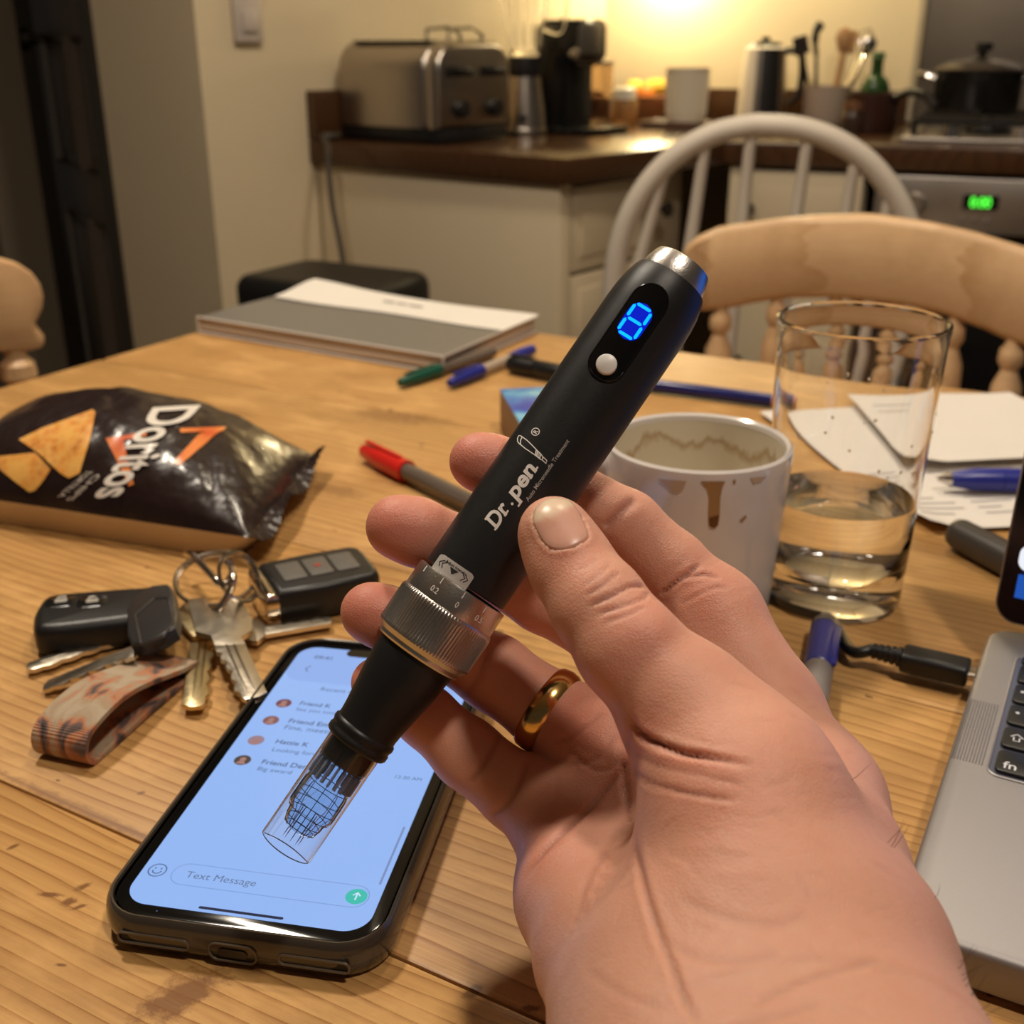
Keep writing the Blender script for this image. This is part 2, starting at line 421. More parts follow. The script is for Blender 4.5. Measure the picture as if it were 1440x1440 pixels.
# back run base cabinet
bc = thing('base_cabinet', 'cream base cabinet with dark knobs below the far worktop', 'cabinet', frame((KC.x, KC.y, 0), e2b))
WB = .27
MB().box((WB - .032, dpt - .06, zt - .10), (WB / 2 + .016, .034 + dpt / 2 - .01, zt / 2 + .05), .002).build('carcass', CREAM, bc)
for (x0, x1) in ((.035, .268),):
    for (z0, z1) in ((zt - .20, zt - .008), (.10, zt - .207)):
        d = MB().box((x1 - x0, .02, z1 - z0), ((x0 + x1) / 2, .022, (z0 + z1) / 2), .003)
        d.box((x1 - x0 - .06, .006, z1 - z0 - .06), ((x0 + x1) / 2, .013, (z0 + z1) / 2), .002)
        f = d.build('door', CREAM, bc)
        MB().lathe([(0, 0), (.006, 0), (.006, .012), (.014, .018), (.013, .026), (0, .030)], 16, frame((x0 + .02, .012, z0 + (z1 - z0) * .62), (1, 0, 0), (0, -1, 0))).build('knob', KNOB, f)
MB().box((.022, .03, zt - .1), (.021, .030, zt / 2 + .05), .003).build('corner_post', CREAM, bc)
# oven
OVS = mat('brushed_steel', (.42, .38, .35), .36, .9, bump=.05, bscale=400, rvar=.08, vscale=12)
BLKG = mat('oven_black_glass', (.008, .008, .009), .12)
ov = thing('oven', 'built-in oven with steel control panel and green clock display', 'oven', frame((KC.x + e2b.x * .29, KC.y + e2b.y * .29, 0), e2b))
OW = .62
MB().box((OW, dpt - .06, zt - .10), (OW / 2, .05 + dpt / 2 - .01, zt / 2 + .05), .002).build('oven_body', BLKG, ov)
cp = MB().box((OW - .004, .03, .100), (OW / 2, .018, zt - .056), .004).build('control_panel', OVS, ov)
MB().box((OW - .01, .028, .46), (OW / 2, .022, zt - .35), .006).build('oven_door', BLKG, ov)
MB().tube([(.10, .008, zt - .148), (.10, -.028, zt - .148), (OW - .10, -.028, zt - .148), (OW - .10, .008, zt - .148)], .0085, 10).build('door_handle', OVS, ov)
MB().box((OW - .02, .012, .022), (OW / 2, .012, zt - .136), .002).build('door_trim', OVS, ov)
kn = MB().lathe([(0, 0), (.021, 0), (.019, .020), (.016, .024), (0, .024)], 24, frame((.075, .004, zt - .056), (1, 0, 0), (0, -1, 0))).build('oven_knob', OVS, ov)
DX = .185
MB().box((.062, .006, .026), (DX + .006, .002, zt - .048), .001).build('clock_window', mat('clock_glass', (.006, .007, .006), .1), cp)
GRN = mat('clock_green', (.02, .3, .02), .4, emit=(.10, 1.0, .06), es=1.6)
tx = text2d('0:00', .026, .02); xs = [x for x, y in tx[0]]
decal('clock_digits', tx, lambda x, y: Vector((DX - .012 + x * .82, -.0014, zt - .057 + y)), GRN, cp)
for k in range(3):
    MB().box((.012, .005, .007), (DX - .022 + k * .022, .002, zt - .082), .002).build('panel_button', mat('btn_grey', (.20, .18, .165), .4, .5), cp)
# steel splashback
sp0 = WCi + e2b * .77 - e1b * .013
SPB = mat('splashback_steel', (.33, .295, .27), .42, .9, rvar=.10, vscale=5, bump=.03, bscale=60)
o = MB().box((.85, .012, .72), (.425, .012, .36 + .002), .002).build('panel', SPB, thing('splashback', 'brushed steel splashback panel on the wall behind the hob', 'splashback', frame((sp0.x, sp0.y, ZW), e2b)))
MB().box((.012, .010, 1.45), (-.008, 0, .729), .002).build('edge_strip', mat('strip_cream', (.55, .48, .36), .5), o.parent)
# pale plate on the left wall
pq = Vector((N.x, N.y, 0)); r_ = ray(343, 18)
A_ = np.array([[r_.x, -e1.x], [r_.y, -e1.y]]); k_ = np.linalg.solve(A_, np.array([N.x - CAM.x, N.y - CAM.y])); pp = CAM + r_ * float(k_[0])
wp = thing('wall_plate', 'small pale square plate high on the cream wall left of the toaster', 'wall plate', frame(pp, -e1, e2))
PLT = mat('plate_pale', (.50, .43, .38), .5)
MB().box((.062, .10, .012), (0, .0, .007), .003).build('plate', PLT, wp)
MB().box((.058, .012, .022), (0, -.040, .011), .003).build('lower_ridge', mat('plate_ridge', (.36, .29, .24), .5), wp)
MB().box((.034, .036, .006), (0, .014, .015), .002).build('rocker', PLT, wp)
# ================================================================ dining table
d1 = Vector((.8697, -.4936, 0)); d2 = Vector((.4936, .8697, 0))
d1.normalize(); d2 = Vector((-d1.y, d1.x, 0))
TM = frame((0, 0, 0), d1)
table = thing('dining_table', 'worn pine plank dining table with dents and knots', 'table', TM)
kn = []
qa, qb = G(196, 1434), G(312, 1366); q = (qa + qb) / 2; kn.append((q.x, q.y, math.atan2((qb - qa).y, (qb - qa).x), (qb - qa).length * .62, .0075, .90))
for (u, v, l, w_) in ((118, 1247, .0045, .0022), (72, 1258, .006, .0018), (96, 1268, .0035, .0026), (110, 1276, .004, .0015), (200, 1115, .0022, .0018), (20, 1190, .003, .0015), (86, 1357, .003, .0012), (1398, 1395, .004, .002), (664, 1395, .006, .003), (745, 1418, .005, .0022)):
    q = G(u, v); kn.append((q.x, q.y, -.5 + (u % 7) * .2, l * .75, w_ * .7, .95))
q = G(120, 1140); kn.append((q.x, q.y, math.atan2(d1.y, d1.x), .075, .0022, .55))
for (u, v, l, w_, s_) in ((640, 520, .02, .012, .45), (545, 585, .035, .018, .5), (600, 590, .03, .012, .35), (470, 690, .025, .009, .5), (1395, 985, .03, .003, .45), (165, 560, .03, .02, .3), (1240, 940, .03, .004, .3)):
    q = G(u, v); kn.append((q.x, q.y, math.atan2(d1.y, d1.x), l, w_, s_))
PINE = wood('table_pine', (.61, .350, .122), (.315, .140, .040), .0060, .95, .40, kn, .55)
X0, X1 = -.717, .95
edges = [-.30, -.010, .195, .400, .605, .853]
for a, b in zip(edges[:-1], edges[1:]):
    # one board: own coordinates so each has its own grain
    g_ = .0004
    ol = rrect(X1 - X0, b - a - 2 * g_, .004, 3)
    if b == edges[-1]:
        ol = [p for p in rrect(X1 - X0, b - a - 2 * g_, .004, 3)]
    o = MB().prism(ol, -.030, 0, .0006).build('plank', PINE, table, True, 30)
    o.location = ((X0 + X1) / 2, (a + b) / 2, T)
MB().box((X1 - X0 - .20, .022, .09), ((X0 + X1) / 2, edges[-1] - .08, T - .075)).box((X1 - X0 - .20, .022, .09), ((X0 + X1) / 2, edges[0] + .08, T - .075)).box((.022, edges[-1] - edges[0] - .16, .09), (X0 + .10, (edges[0] + edges[-1]) / 2, T - .075)).box((.022, edges[-1] - edges[0] - .16, .09), (X1 - .10, (edges[0] + edges[-1]) / 2, T - .075)).build('apron', PINE, table)
for x in (X0 + .10, X1 - .10):
    for y in (edges[0] + .08, edges[-1] - .08):
        MB().lathe([(0, 0), (.022, 0), (.028, .03), (.024, .08), (.034, .30), (.038, .44), (.028, .50), (.040, .52), (.028, .54), (.040, .56), (.040, T - .031), (0, T - .031)], 20, Matrix.Translation((x, y, 0))).build('leg', PINE, table)

# ---------------------------------------------------------------- chairs
CHW = wood('chair_pine', (.80, .53, .29), (.58, .33, .15), .020, .7, .38, wear=.12)
def vplane(C, lat):                             # pixel -> (x, z) on a vertical plane through C
    C = Vector(C); lat = Vector(lat).normalized(); nrm = Vector((-lat.y, lat.x, 0))
    def f(u, v):
        r = ray(u, v); t = (C - CAM).dot(nrm) / r.dot(nrm); q = CAM + r * t; return ((q - C).dot(lat), q.z)
    return f
def slab_bent(out, th, bend, nx=40):
    """a board with outline (x,z) given as upper and lower curves, bent along x"""
    up, lo_ = out; b = MB(); xs = [up[0][0] + (up[-1][0] - up[0][0]) * i / nx for i in range(nx + 1)]
    def itp(c, x):
        xp = [p[0] for p in c]; return float(np.interp(x, xp, [p[1] for p in c]))
    V, F = [], []; m = 6; ring = []
    for x in xs:
        zu, zl = itp(up, x), itp(lo_, x); y = bend(x); row = []
        e = th * .35
        for (yy_, zz) in ((-th / 2, zl + e), (-th / 2, zu - e), (-th / 2 + e * .6, zu - e * .2), (0, zu), (th / 2 - e * .6, zu - e * .2), (th / 2, zu - e), (th / 2, zl + e), (th / 2 - e * .6, zl + e * .2), (0, zl), (-th / 2 + e * .6, zl + e * .2)):
            V.append((x, y + yy_, zz)); row.append(len(V) - 1)
        ring.append(row)
    for A, B in zip(ring[:-1], ring[1:]):
        n = len(A)
        for i in range(n): F.append((A[i], A[(i + 1) % n], B[(i + 1) % n], B[i]))
    F.append(tuple(reversed(ring[0]))); F.append(tuple(ring[-1]))
    return b.add(V, F)
def turned(zb, zt_, r, x, y):
    L = zt_ - zb; P_ = [(0, 0), (r * .75, 0), (r * .95, .10), (r * 1.1, .28), (r * .9, .38), (r * .55, .44), (r * 1.0, .47), (r * 1.05, .50), (r * .55, .53), (r * .8, .60), (r * 1.25, .72), (r * 1.15, .80), (r * .6, .86), (r * 1.0, .89), (r * .95, .93), (r * .6, .95), (r * .6, 1), (0, 1)]
    return MB().lathe([(a, zb + b * L) for a, b in P_], 18, Matrix.Translation((x, y, 0)))
def pine_chair(name, label, Cc, lat, up, low, bendk, posts, M0):
    ch = thing(name, label, 'chair', M0)
    xe = up[-1][0]
    slab_bent((up, low), .024, lambda x: -bendk * (x / xe) ** 2 + 0).build('top_rail', CHW, ch)
    zl = lambda x: float(np.interp(x, [p[0] for p in low], [p[1] for p in low]))
    for (x, r) in posts:
        turned(.45, zl(x) + .012, r, x, -bendk * (x / xe) ** 2).build('spindle', CHW, ch)
    MB().prism(rrect(.44, .42, .08, 6, 0, -.19), .415, .45, .012).build('seat', CHW, ch)
    for (x, y) in ((-.17, -.35), (.17, -.35), (-.17, -.03), (.17, -.03)):
        MB().lathe([(0, 0), (.014, 0), (.020, .10), (.017, .14), (.024, .28), (.017, .36), (.020, .42), (0, .42)], 14, Matrix.Translation((x, y, 0))).build('leg', CHW, ch)
    return ch
uc = 1225; Cc = P(uc, 365, 1.22); f = vplane(Cc, d1)
hU = [f(u, v) for u, v in ((967, 402), (967, 378), (973, 352), (988, 330), (1020, 315), (1100, 305), (1160, 301), (1225, 300))]
hL = [f(u, v) for u, v in ((967, 404), (970, 418), (980, 427), (1000, 431), (1030, 430), (1060, 424), (1110, 418), (1160, 418), (1225, 424))]
sym = lambda l: l + [(-x, z) for x, z in reversed(l[:-1])]
fix = lambda l: [(x + 1e-5 * i, z) for i, (x, z) in enumerate(l)]
xs_ = [f(u, 470)[0] for u in (1020, 1092)]
pine_chair('pine_chair', 'pine dining chair with broad curved top rail behind the glass', Cc, d1, fix(sym(hU)), fix(sym(hL)), .035,
           [(xs_[0], .013), (xs_[1], .0115), (xs_[1] * .35, .0115), (-xs_[1] * .35, .0115), (-xs_[1], .0115), (-xs_[0], .013)], frame((Cc.x, Cc.y, 0), d1))
# chair at the left end of the table
Cl = P(-150, 420, 1.0); lat = (d2 * .92 + d1 * .38).normalized(); f = vplane(Cl, lat)
U_ = [f(u, v) for u, v in ((-150, 345), (-60, 352), (0, 363), (22, 369), (40, 381), (52, 397), (57, 416), (57.5, 425), (58.5, 470))]
L_ = [f(u, v) for u, v in ((-150, 478), (-60, 486), (0, 492), (30, 491), (50, 488), (56, 481), (57.5, 476), (58.5, 471))]
U_ = [(x, z) for x, z in U_]; 
symr = lambda l: [(-x, z) for x, z in reversed(l[1:])] + l
# rail drawn as a flat outline so its notched end shows
pc_ = thing('pine_chair', 'pine chair at the left end of the table, rounded notched rail end in view', 'chair', frame((Cl.x, Cl.y, 0), lat))
half = [f(u, v) for u, v in ((-150, 345), (-60, 352), (0, 363), (22, 369), (40, 381), (52, 397), (57, 414), (56, 430), (50, 444), (45, 452), (50, 460), (58, 469), (59, 478), (55, 486), (40, 490), (0, 492), (-60, 486), (-150, 478))]
outl = half + [(-x, z) for x, z in reversed(half[1:-1])]
Mr_ = Matrix(((1, 0, 0, 0), (0, 0, -1, 0), (0, 1, 0, 0), (0, 0, 0, 1)))
MB().prism(outl, -.013, .013, .005, Mr_).build('top_rail', CHW, pc_)
xr = f(22, 500)[0]; zb_ = f(22, 489)[1]
for x in (xr, xr * .55, 0, -xr * .55, -xr): turned(.45, zb_ + .006, .017, x, 0).build('spindle', CHW, pc_)
MB().prism(rrect(.44, .42, .08, 6, 0, -.0), .415, .45, .012).build('seat', CHW, pc_)
for (x, y) in ((-.17, -.17), (.17, -.17), (-.17, .17), (.17, .17)):
    MB().lathe([(0, 0), (.014, 0), (.020, .10), (.017, .14), (.024, .28), (.017, .36), (.020, .42), (0, .42)], 14, Matrix.Translation((x, y, 0))).build('leg', CHW, pc_)
# painted hoop-back chair
Cw = P(1076, 330, 1.56); latw = Vector((.985, -.17, 0)).normalized(); f = vplane(Cw, latw)
GREYP = mat('chair_paint_grey', (.66, .59, .50), .45, var=.05, vscale=20)
wc = thing('windsor_chair', 'grey painted hoop-back spindle chair in front of the cabinets', 'chair', frame((Cw.x, Cw.y, 0), latw))
bow = [f(u, v) for u, v in ((862, 425), (865, 385), (873, 340), (890, 293), (917, 250), (955, 213), (1003, 186), (1050, 175), (1078, 174), (1122, 178), (1170, 194), (1213, 222), (1245, 258), (1267, 297), (1281, 340), (1288, 390))]
zs = .455
bw = [(bow[0][0] + .012, zs)] + [(bow[0][0] + .004, .62)] + bow + [(bow[-1][0] - .002, .62), (bow[-1][0] - .012, zs)]
bwc = catmull(bw, 8)
tilt = lambda z: -.08 * (z - .45)
MB().tube([(x, tilt(z), z) for x, z in bwc], .0148, 12, flat=1.0).build('hoop', GREYP, wc)
for (ut, vt, ub) in ((935, 240, 905), (993, 196, 970), (1056, 180, 1040), (1134, 186, 1112), (1200, 216, 1180), (1248, 262, 1236)):
    a = f(ut, vt); b = f(ub, 330); k = (b[0] - a[0]) / (b[1] - a[1]); xb = a[0] + k * (zs - a[1]) * .8
    MB().tube([(a[0], tilt(a[1]), a[1]), ((a[0] + xb) / 2, tilt((a[1] + zs) / 2), (a[1] + zs) / 2), (xb, 0, zs)], [.0075, .0095, .009], 10).build('spindle', GREYP, wc)
MB().prism(rrect(.44, .42, .12, 8, 0, .17), .415, .455, .014).build('seat', GREYP, wc)
for (x, y) in ((-.17, .33), (.17, .33), (-.17, .02), (.17, .02)):
    MB().tube([(x * .8, y * .9, .42), (x * 1.05, y, .20), (x * 1.2, y * 1.05, 0)], [.014, .021, .012], 12).build('leg', GREYP, wc)
# ================================================================ the hand
def smin(a, b, k):
    h = np.clip(.5 + .5 * (b - a) / k, 0, 1)
    return b + (a - b) * h - k * h * (1 - h)
def surface_nets(f, org, h):
    nx, ny, nz = f.shape; s = f < 0
    c = [(i, j, k) for i in (0, 1) for j in (0, 1) for k in (0, 1)]
    def sl(a, o): return a[o[0]:nx - 1 + o[0], o[1]:ny - 1 + o[1], o[2]:nz - 1 + o[2]]
    cnt = sum(sl(s, o).astype(np.int8) for o in c)
    act = np.argwhere((cnt > 0) & (cnt < 8)); n = len(act)
    idx = -np.ones((nx - 1, ny - 1, nz - 1), np.int32); idx[tuple(act.T)] = np.arange(n)
    val = {o: f[act[:, 0] + o[0], act[:, 1] + o[1], act[:, 2] + o[2]] for o in c}
    acc = np.zeros((n, 3)); m = np.zeros(n)
    for a in c:
        for ax in range(3):
            if a[ax]: continue
            b = list(a); b[ax] = 1; b = tuple(b)
            va, vb = val[a], val[b]; cr = (va < 0) != (vb < 0)
            t = np.where(cr, va / np.where(cr, va - vb, 1), 0)
            p = np.tile(np.array(a, float), (n, 1)); p[:, ax] += t
            acc += p * cr[:, None]; m += cr
    V = (act + acc / m[:, None]) * h + org
    F = []
    for ax in range(3):
        o1, o2 = [(1, 2), (2, 0), (0, 1)][ax]
        lo = [slice(1, None)] * 3; lo[ax] = slice(0, -1); hi = list(lo); hi[ax] = slice(1, None)
        sa = s[tuple(lo)]; sb = s[tuple(hi)]
        e = np.argwhere(sa != sb); off = np.array([1, 1, 1]); off[ax] = 0; e = e + off
        inside = s[tuple(e.T)]
        ok = (e[:, o1] < f.shape[o1] - 1) & (e[:, o2] < f.shape[o2] - 1) & (e[:, ax] < f.shape[ax] - 1)
        e = e[ok]; inside = inside[ok]
        q = []
        for (d1, d2) in ((1, 1), (0, 1), (0, 0), (1, 0)):
            p = e.copy(); p[:, o1] -= d1; p[:, o2] -= d2; q.append(idx[tuple(p.T)])
        q = np.stack(q, 1); q[~inside] = q[~inside][:, ::-1]; F.append(q)
    return V, np.concatenate(F)

def uvd(l):                          # camera-space joint (x right, y down, z depth) in metres, and radius
    return np.array([[(u - 720) / FPX * d, (v - 720) / FPX * d, d, r] for (u, v, d, r) in l])
FINGERS = dict(
    index=uvd([(672, 649, .301, .0076), (690, 654, .302, .0079), (770, 676, .308, .0086), (880, 740, .314, .0098), (945, 800, .314, .0102), (1003, 868, .312, .0128)]),
    middle=uvd([(560, 741, .299, .0085), (585, 748, .300, .0088), (660, 778, .307, .0092), (765, 838, .318, .0101), (850, 885, .318, .0104), (935, 940, .315, .0128)]),
    ring=uvd([(521, 861, .300, .0079), (540, 868, .301, .0082), (605, 893, .308, .0088), (695, 946, .314, .0104), (766, 996, .309, .0106), (850, 1045, .301, .0122)]),
    little=uvd([(529, 960, .299, .0066), (545, 968, .300, .0068), (600, 1008, .304, .0080), (658, 1060, .306, .0092), (728, 1115, .300, .0098), (805, 1170, .289, .0120)]))
THUMB = uvd([(779, 748, .2665, .0084), (790, 770, .2655, .0089), (806, 800, .263, .0096), (842, 852, .257, .0106), (885, 912, .252, .0115), (960, 990, .249, .0140), (1035, 1090, .242, .0190)])
PALM = [  # metacarpals, heel, wrist
    (uvd([(1003, 868, .312, .0128), (1075, 1005, .300, .0150), (1125, 1135, .278, .0180)]), .010),
    (uvd([(935, 940, .315, .0128), (1000, 1120, .290, .0165), (1075, 1400, .235, .022)]), .012),
    (uvd([(850, 1045, .301, .0124), (930, 1200, .282, .0160), (1010, 1420, .232, .022)]), .012),
    (uvd([(805, 1170, .289, .0140), (826, 1260, .271, .0165), (868, 1350, .247, .0170), (935, 1460, .222, .0200)]), .010),
    (uvd([(1005, 1060, .249, .0160), (1052, 1160, .238, .0215), (1085, 1290, .225, .0230)]), .017),
    (uvd([(1125, 1135, .272, .018), (1150, 1230, .250, .019), (1165, 1330, .232, .0225)]), .012),
    (uvd([(985, 1450, .217, .0235), (990, 1560, .200, .025), (1020, 1950, .158, .029)]), .016),
    (uvd([(1170, 1430, .214, .0225), (1225, 1560, .196, .024), (1400, 1950, .150, .028)]), .016),
    (uvd([(1080, 1450, .222, .0240), (1110, 1560, .205, .026), (1200, 1950, .160, .033)]), .016),
]
PALM.append((uvd([(796, 1076, .302, .0060), (840, 1100, .298, .009)]), .005))
HV = .00092
lo = np.array([-.052, -.032, .125]); hi = np.array([.112, .215, .345])
gx, gy, gz = (np.arange(lo[i], hi[i], HV).astype(np.float32) for i in range(3))
BIG = np.float32(.03)
def chain_sdf(J, k):
    """distance to a chain of round cones, evaluated only near it"""
    m = J[:, 3].max() + .03
    a = (J[:, :3] - m).min(0); b = (J[:, :3] + m).max(0)
    sl = tuple(slice(max(0, int((a[i] - lo[i]) / HV)), max(1, int((b[i] - lo[i]) / HV))) for i in range(3))
    X, Y, Z = np.meshgrid(gx[sl[0]], gy[sl[1]], gz[sl[2]], indexing='ij')
    out = None
    for A, B in zip(J[:-1], J[1:]):
        d = (B - A).astype(np.float32); L = float(d[:3] @ d[:3])
        t = np.clip(((X - A[0]) * d[0] + (Y - A[1]) * d[1] + (Z - A[2]) * d[2]) / L, 0, 1)
        t2 = t * t * (3 - 2 * t) * .5 + t * .5
        q = np.sqrt((X - A[0] - t * d[0]) ** 2 + (Y - A[1] - t * d[1]) ** 2 + (Z - A[2] - t * d[2]) ** 2) - (A[3] + t2 * d[3])
        out = q if out is None else smin(out, q, k)
    return sl, out
palm = np.full((len(gx), len(gy), len(gz)), BIG, np.float32)
for J, k in PALM:
    sl, q = chain_sdf(J, .004); palm[sl] = smin(palm[sl], q, k)
total = palm.copy()
for nm, J in FINGERS.items():
    sl, q = chain_sdf(J, .0025); total[sl] = np.minimum(total[sl], smin(palm[sl], q, .0065))
sl, q = chain_sdf(THUMB, .003)
tb = smin(palm[sl], q, .009)
total[sl] = smin(total[sl], tb, .0012)
total += 0
HVv, HF = surface_nets(total, lo, HV)
# keep the biggest connected shell only is not needed: one blob
def vnormals(V, F):
    n = np.cross(V[F[:, 2]] - V[F[:, 0]], V[F[:, 3]] - V[F[:, 1]]); N = np.zeros_like(V)
    for i in range(4): np.add.at(N, F[:, i], n)
    return N / np.maximum(np.linalg.norm(N, axis=1, keepdims=True), 1e-12)
def smooth(V, F, it):
    E = np.concatenate([F[:, [0, 1]], F[:, [1, 2]], F[:, [2, 3]], F[:, [3, 0]]])
    deg = np.bincount(np.concatenate([E[:, 0], E[:, 1]]), minlength=len(V)).astype(float)[:, None]
    for _ in range(it):
        for lam in (.5, -.52):
            A = np.zeros_like(V); np.add.at(A, E[:, 0], V[E[:, 1]]); np.add.at(A, E[:, 1], V[E[:, 0]])
            V = V + lam * (A / deg - V)
    return V
HVv = smooth(HVv, HF, 6)
HN = vnormals(HVv, HF)
if np.mean(np.sum(HN * (HVv - HVv.mean(0)), 1)) < 0: HF = HF[:, ::-1]; HN = -HN
PX = np.stack([720 + FPX * HVv[:, 0] / HVv[:, 2], 720 + FPX * HVv[:, 1] / HVv[:, 2]], 1)
zb = np.full((600, 600), 9.); ij = np.clip((PX / 4).astype(int), 0, 599); np.minimum.at(zb, (ij[:, 0], ij[:, 1]), HVv[:, 2])
zmin = np.minimum.reduce([np.roll(np.roll(zb, a, 0), b, 1) for a in (-1, 0, 1) for b in (-1, 0, 1)])
VIS = (HVv[:, 2] < zmin[ij[:, 0], ij[:, 1]] + .004) & (np.sum(HN * HVv, 1) < .004)
def polydist(pts):
    c = catmull(pts); best = np.full(len(PX), 1e9); tt = np.zeros(len(PX)); side = np.zeros(len(PX))
    bb = (PX[:, 0] > c[:, 0].min() - 60) & (PX[:, 0] < c[:, 0].max() + 60) & (PX[:, 1] > c[:, 1].min() - 60) & (PX[:, 1] < c[:, 1].max() + 60) & VIS
    Q = PX[bb]; b_ = best[bb]; t_ = tt[bb]; s_ = side[bb]
    for i, (a, b) in enumerate(zip(c[:-1], c[1:])):
        d = b - a; t = np.clip(((Q - a) @ d) / (d @ d + 1e-9), 0, 1); r = Q - a - t[:, None] * d; q = np.hypot(r[:, 0], r[:, 1])
        m = q < b_; b_[m] = q[m]; t_[m] = (i + t[m]) / (len(c) - 1); s_[m] = (d[0] * r[m, 1] - d[1] * r[m, 0])
    best[bb] = b_; tt[bb] = t_; side[bb] = np.sign(s_); return best, tt, side
disp = np.zeros(len(HVv)); dark = np.zeros(len(HVv))
def crease(pts, w, depth, fade=.15, lip=.24):
    """a skin fold: groove of half width w px and given depth (mm) with slightly raised lips"""
    d, t, s = polydist(pts)
    f = np.clip(np.minimum(t, 1 - t) / fade, 0, 1) if fade else 1
    disp[:] -= f * depth * .001 * (np.exp(-(d / w) ** 2) - lip * np.exp(-((d - 2.2 * w) / (1.3 * w)) ** 2))
    dark[:] = np.maximum(dark, f * np.exp(-(d / (w * 1.1)) ** 2) * min(1, depth / .6))
def bulge(u, v, r, h):
    d = np.hypot(PX[:, 0] - u, PX[:, 1] - v); disp[:] += np.where(VIS, h * .001 * np.exp(-(d / r) ** 2), 0)
S = crease
S([(884, 1006), (898, 1030), (915, 1041), (954, 1057), (997, 1065), (1060, 1078)], 4.5, 1.5, .25)
S([(886, 1080), (917, 1102), (975, 1117), (1039, 1128)], 3.5, .55)
S([(892, 1060), (930, 1078), (990, 1092), (1050, 1105)], 3, .35)
S([(889, 1012), (879, 1060), (880, 1102), (891, 1175), (907, 1249), (923, 1302), (944, 1355), (965, 1410), (985, 1440)], 5, .7, .14)
S([(880, 1072), (859, 1102), (822, 1144), (775, 1191), (738, 1239)], 4, .75, .2)
S([(884, 1149), (854, 1197), (828, 1249), (815, 1300)], 5, .28)
S([(797, 1052), (835, 1082), (862, 1078), (872, 1050)], 3, .30)
S([(800, 1075), (838, 1068), (868, 1030)], 3, .25)
S([(776, 1044), (806, 1036), (850, 1000)], 3, .3)
S([(826, 852), (855, 840), (888, 824), (910, 826)], 3, .6)
S([(838, 864), (870, 854), (903, 842), (914, 830)], 2.8, .5)
S([(822, 838), (846, 823), (872, 803)], 3, .4)
S([(816, 826), (838, 812), (860, 790)], 2.6, .25)
S([(846, 876), (880, 866), (908, 852)], 2.6, .35)
S([(812, 800), (826, 796), (840, 784)], 2.2, .2)
S([(918, 846), (949, 819), (966, 807), (986, 792)], 3, .9, .2)
S([(960, 813), (988, 808), (1010, 812)], 2.6, .5)
S([(955, 850), (1000, 828), (1025, 826)], 2.6, .3)
S([(845, 748), (868, 724), (896, 700)], 6, .7)
S([(690, 672), (706, 650), (716, 622)], 5, .25)
S([(640, 985), (668, 962), (690, 905)], 5, .35)
S([(660, 1100), (680, 1075), (706, 1030)], 4, .5)
S([(690, 1150), (722, 1120), (744, 1070)], 4, .5)
S([(933, 1318), (975, 1344), (1040, 1352), (1100, 1340)], 6, .22)
S([(954, 1265), (1018, 1292), (1092, 1302), (1140, 1284)], 8, .18)
S([(1060, 1416), (1102, 1392), (1160, 1371), (1240, 1350)], 5, .30)
S([(1020, 1440), (1080, 1432), (1160, 1410)], 5, .25)
S([(935, 1200), (990, 1215), (1060, 1210)], 8, .12)
S([(820, 1360), (880, 1400), (940, 1420)], 6, .15)
rg = np.random.RandomState(3)
for _ in range(60):                                         # fine random skin lines over the thenar, wrist and palm
    u0, v0 = rg.uniform(900, 1240), rg.uniform(930, 1430); an = rg.normal(.25, .35); L = rg.uniform(25, 80)
    S([(u0, v0), (u0 + L * .5 * math.cos(an), v0 + L * .5 * math.sin(an) + rg.uniform(-5, 5)), (u0 + L * math.cos(an), v0 + L * math.sin(an))], rg.uniform(2.2, 4), rg.uniform(.06, .16), .4)
for _ in range(26):
    u0, v0 = rg.uniform(730, 880), rg.uniform(1080, 1400); an = rg.normal(-.9, .4); L = rg.uniform(25, 70)
    S([(u0, v0), (u0 + L * .5 * math.cos(an), v0 + L * .5 * math.sin(an) + rg.uniform(-4, 4)), (u0 + L * math.cos(an), v0 + L * math.sin(an))], rg.uniform(2.2, 4), rg.uniform(.06, .15), .4)
for _ in range(22):
    u0, v0 = rg.uniform(900, 1040), rg.uniform(740, 900); an = rg.normal(-.6, .25); L = rg.uniform(18, 45)
    S([(u0, v0), (u0 + L * math.cos(an), v0 + L * math.sin(an))], 2, rg.uniform(.05, .12), .4)
bulge(1030, 1200, 90, 1.2); bulge(800, 1235, 60, 1.2); bulge(930, 1062, 18, .5); bulge(925, 880, 30, .8)
# nail bed
NAIL = [(752, 716), (764, 704), (782, 700), (800, 704), (813, 717), (822, 736), (828, 756), (816, 766), (796, 774), (780, 774), (767, 767), (756, 750), (749, 732)]
npoly = catmull(NAIL + NAIL[:1], 6)[:-1]
ncen = npoly.mean(0)
def inpoly(Q, poly):
    ins = np.zeros(len(Q), bool); n = len(poly)
    for i in range(n):
        a, b = poly[i], poly[(i + 1) % n]
        c = ((a[1] > Q[:, 1]) != (b[1] > Q[:, 1])) & (Q[:, 0] < (b[0] - a[0]) * (Q[:, 1] - a[1]) / (b[1] - a[1] + 1e-12) + a[0]); ins ^= c
    return ins
HB = HVv.copy()
nin = inpoly(PX, npoly) & VIS
dn, _, _ = polydist([tuple(p) for p in npoly[:2 * len(npoly)]] + [tuple(npoly[0])])
edge = np.where(VIS, np.exp(-(dn / 7.) ** 2), 0) * (PX[:, 1] > 728)
disp += np.where(nin, 0, edge * .00045)
disp -= np.where(nin, .0002, 0)
disp *= np.clip((-np.sum(HN * HVv, 1) / np.linalg.norm(HVv, axis=1) - .12) / .25, 0, 1)
HVv = HVv + HN * disp[:, None]
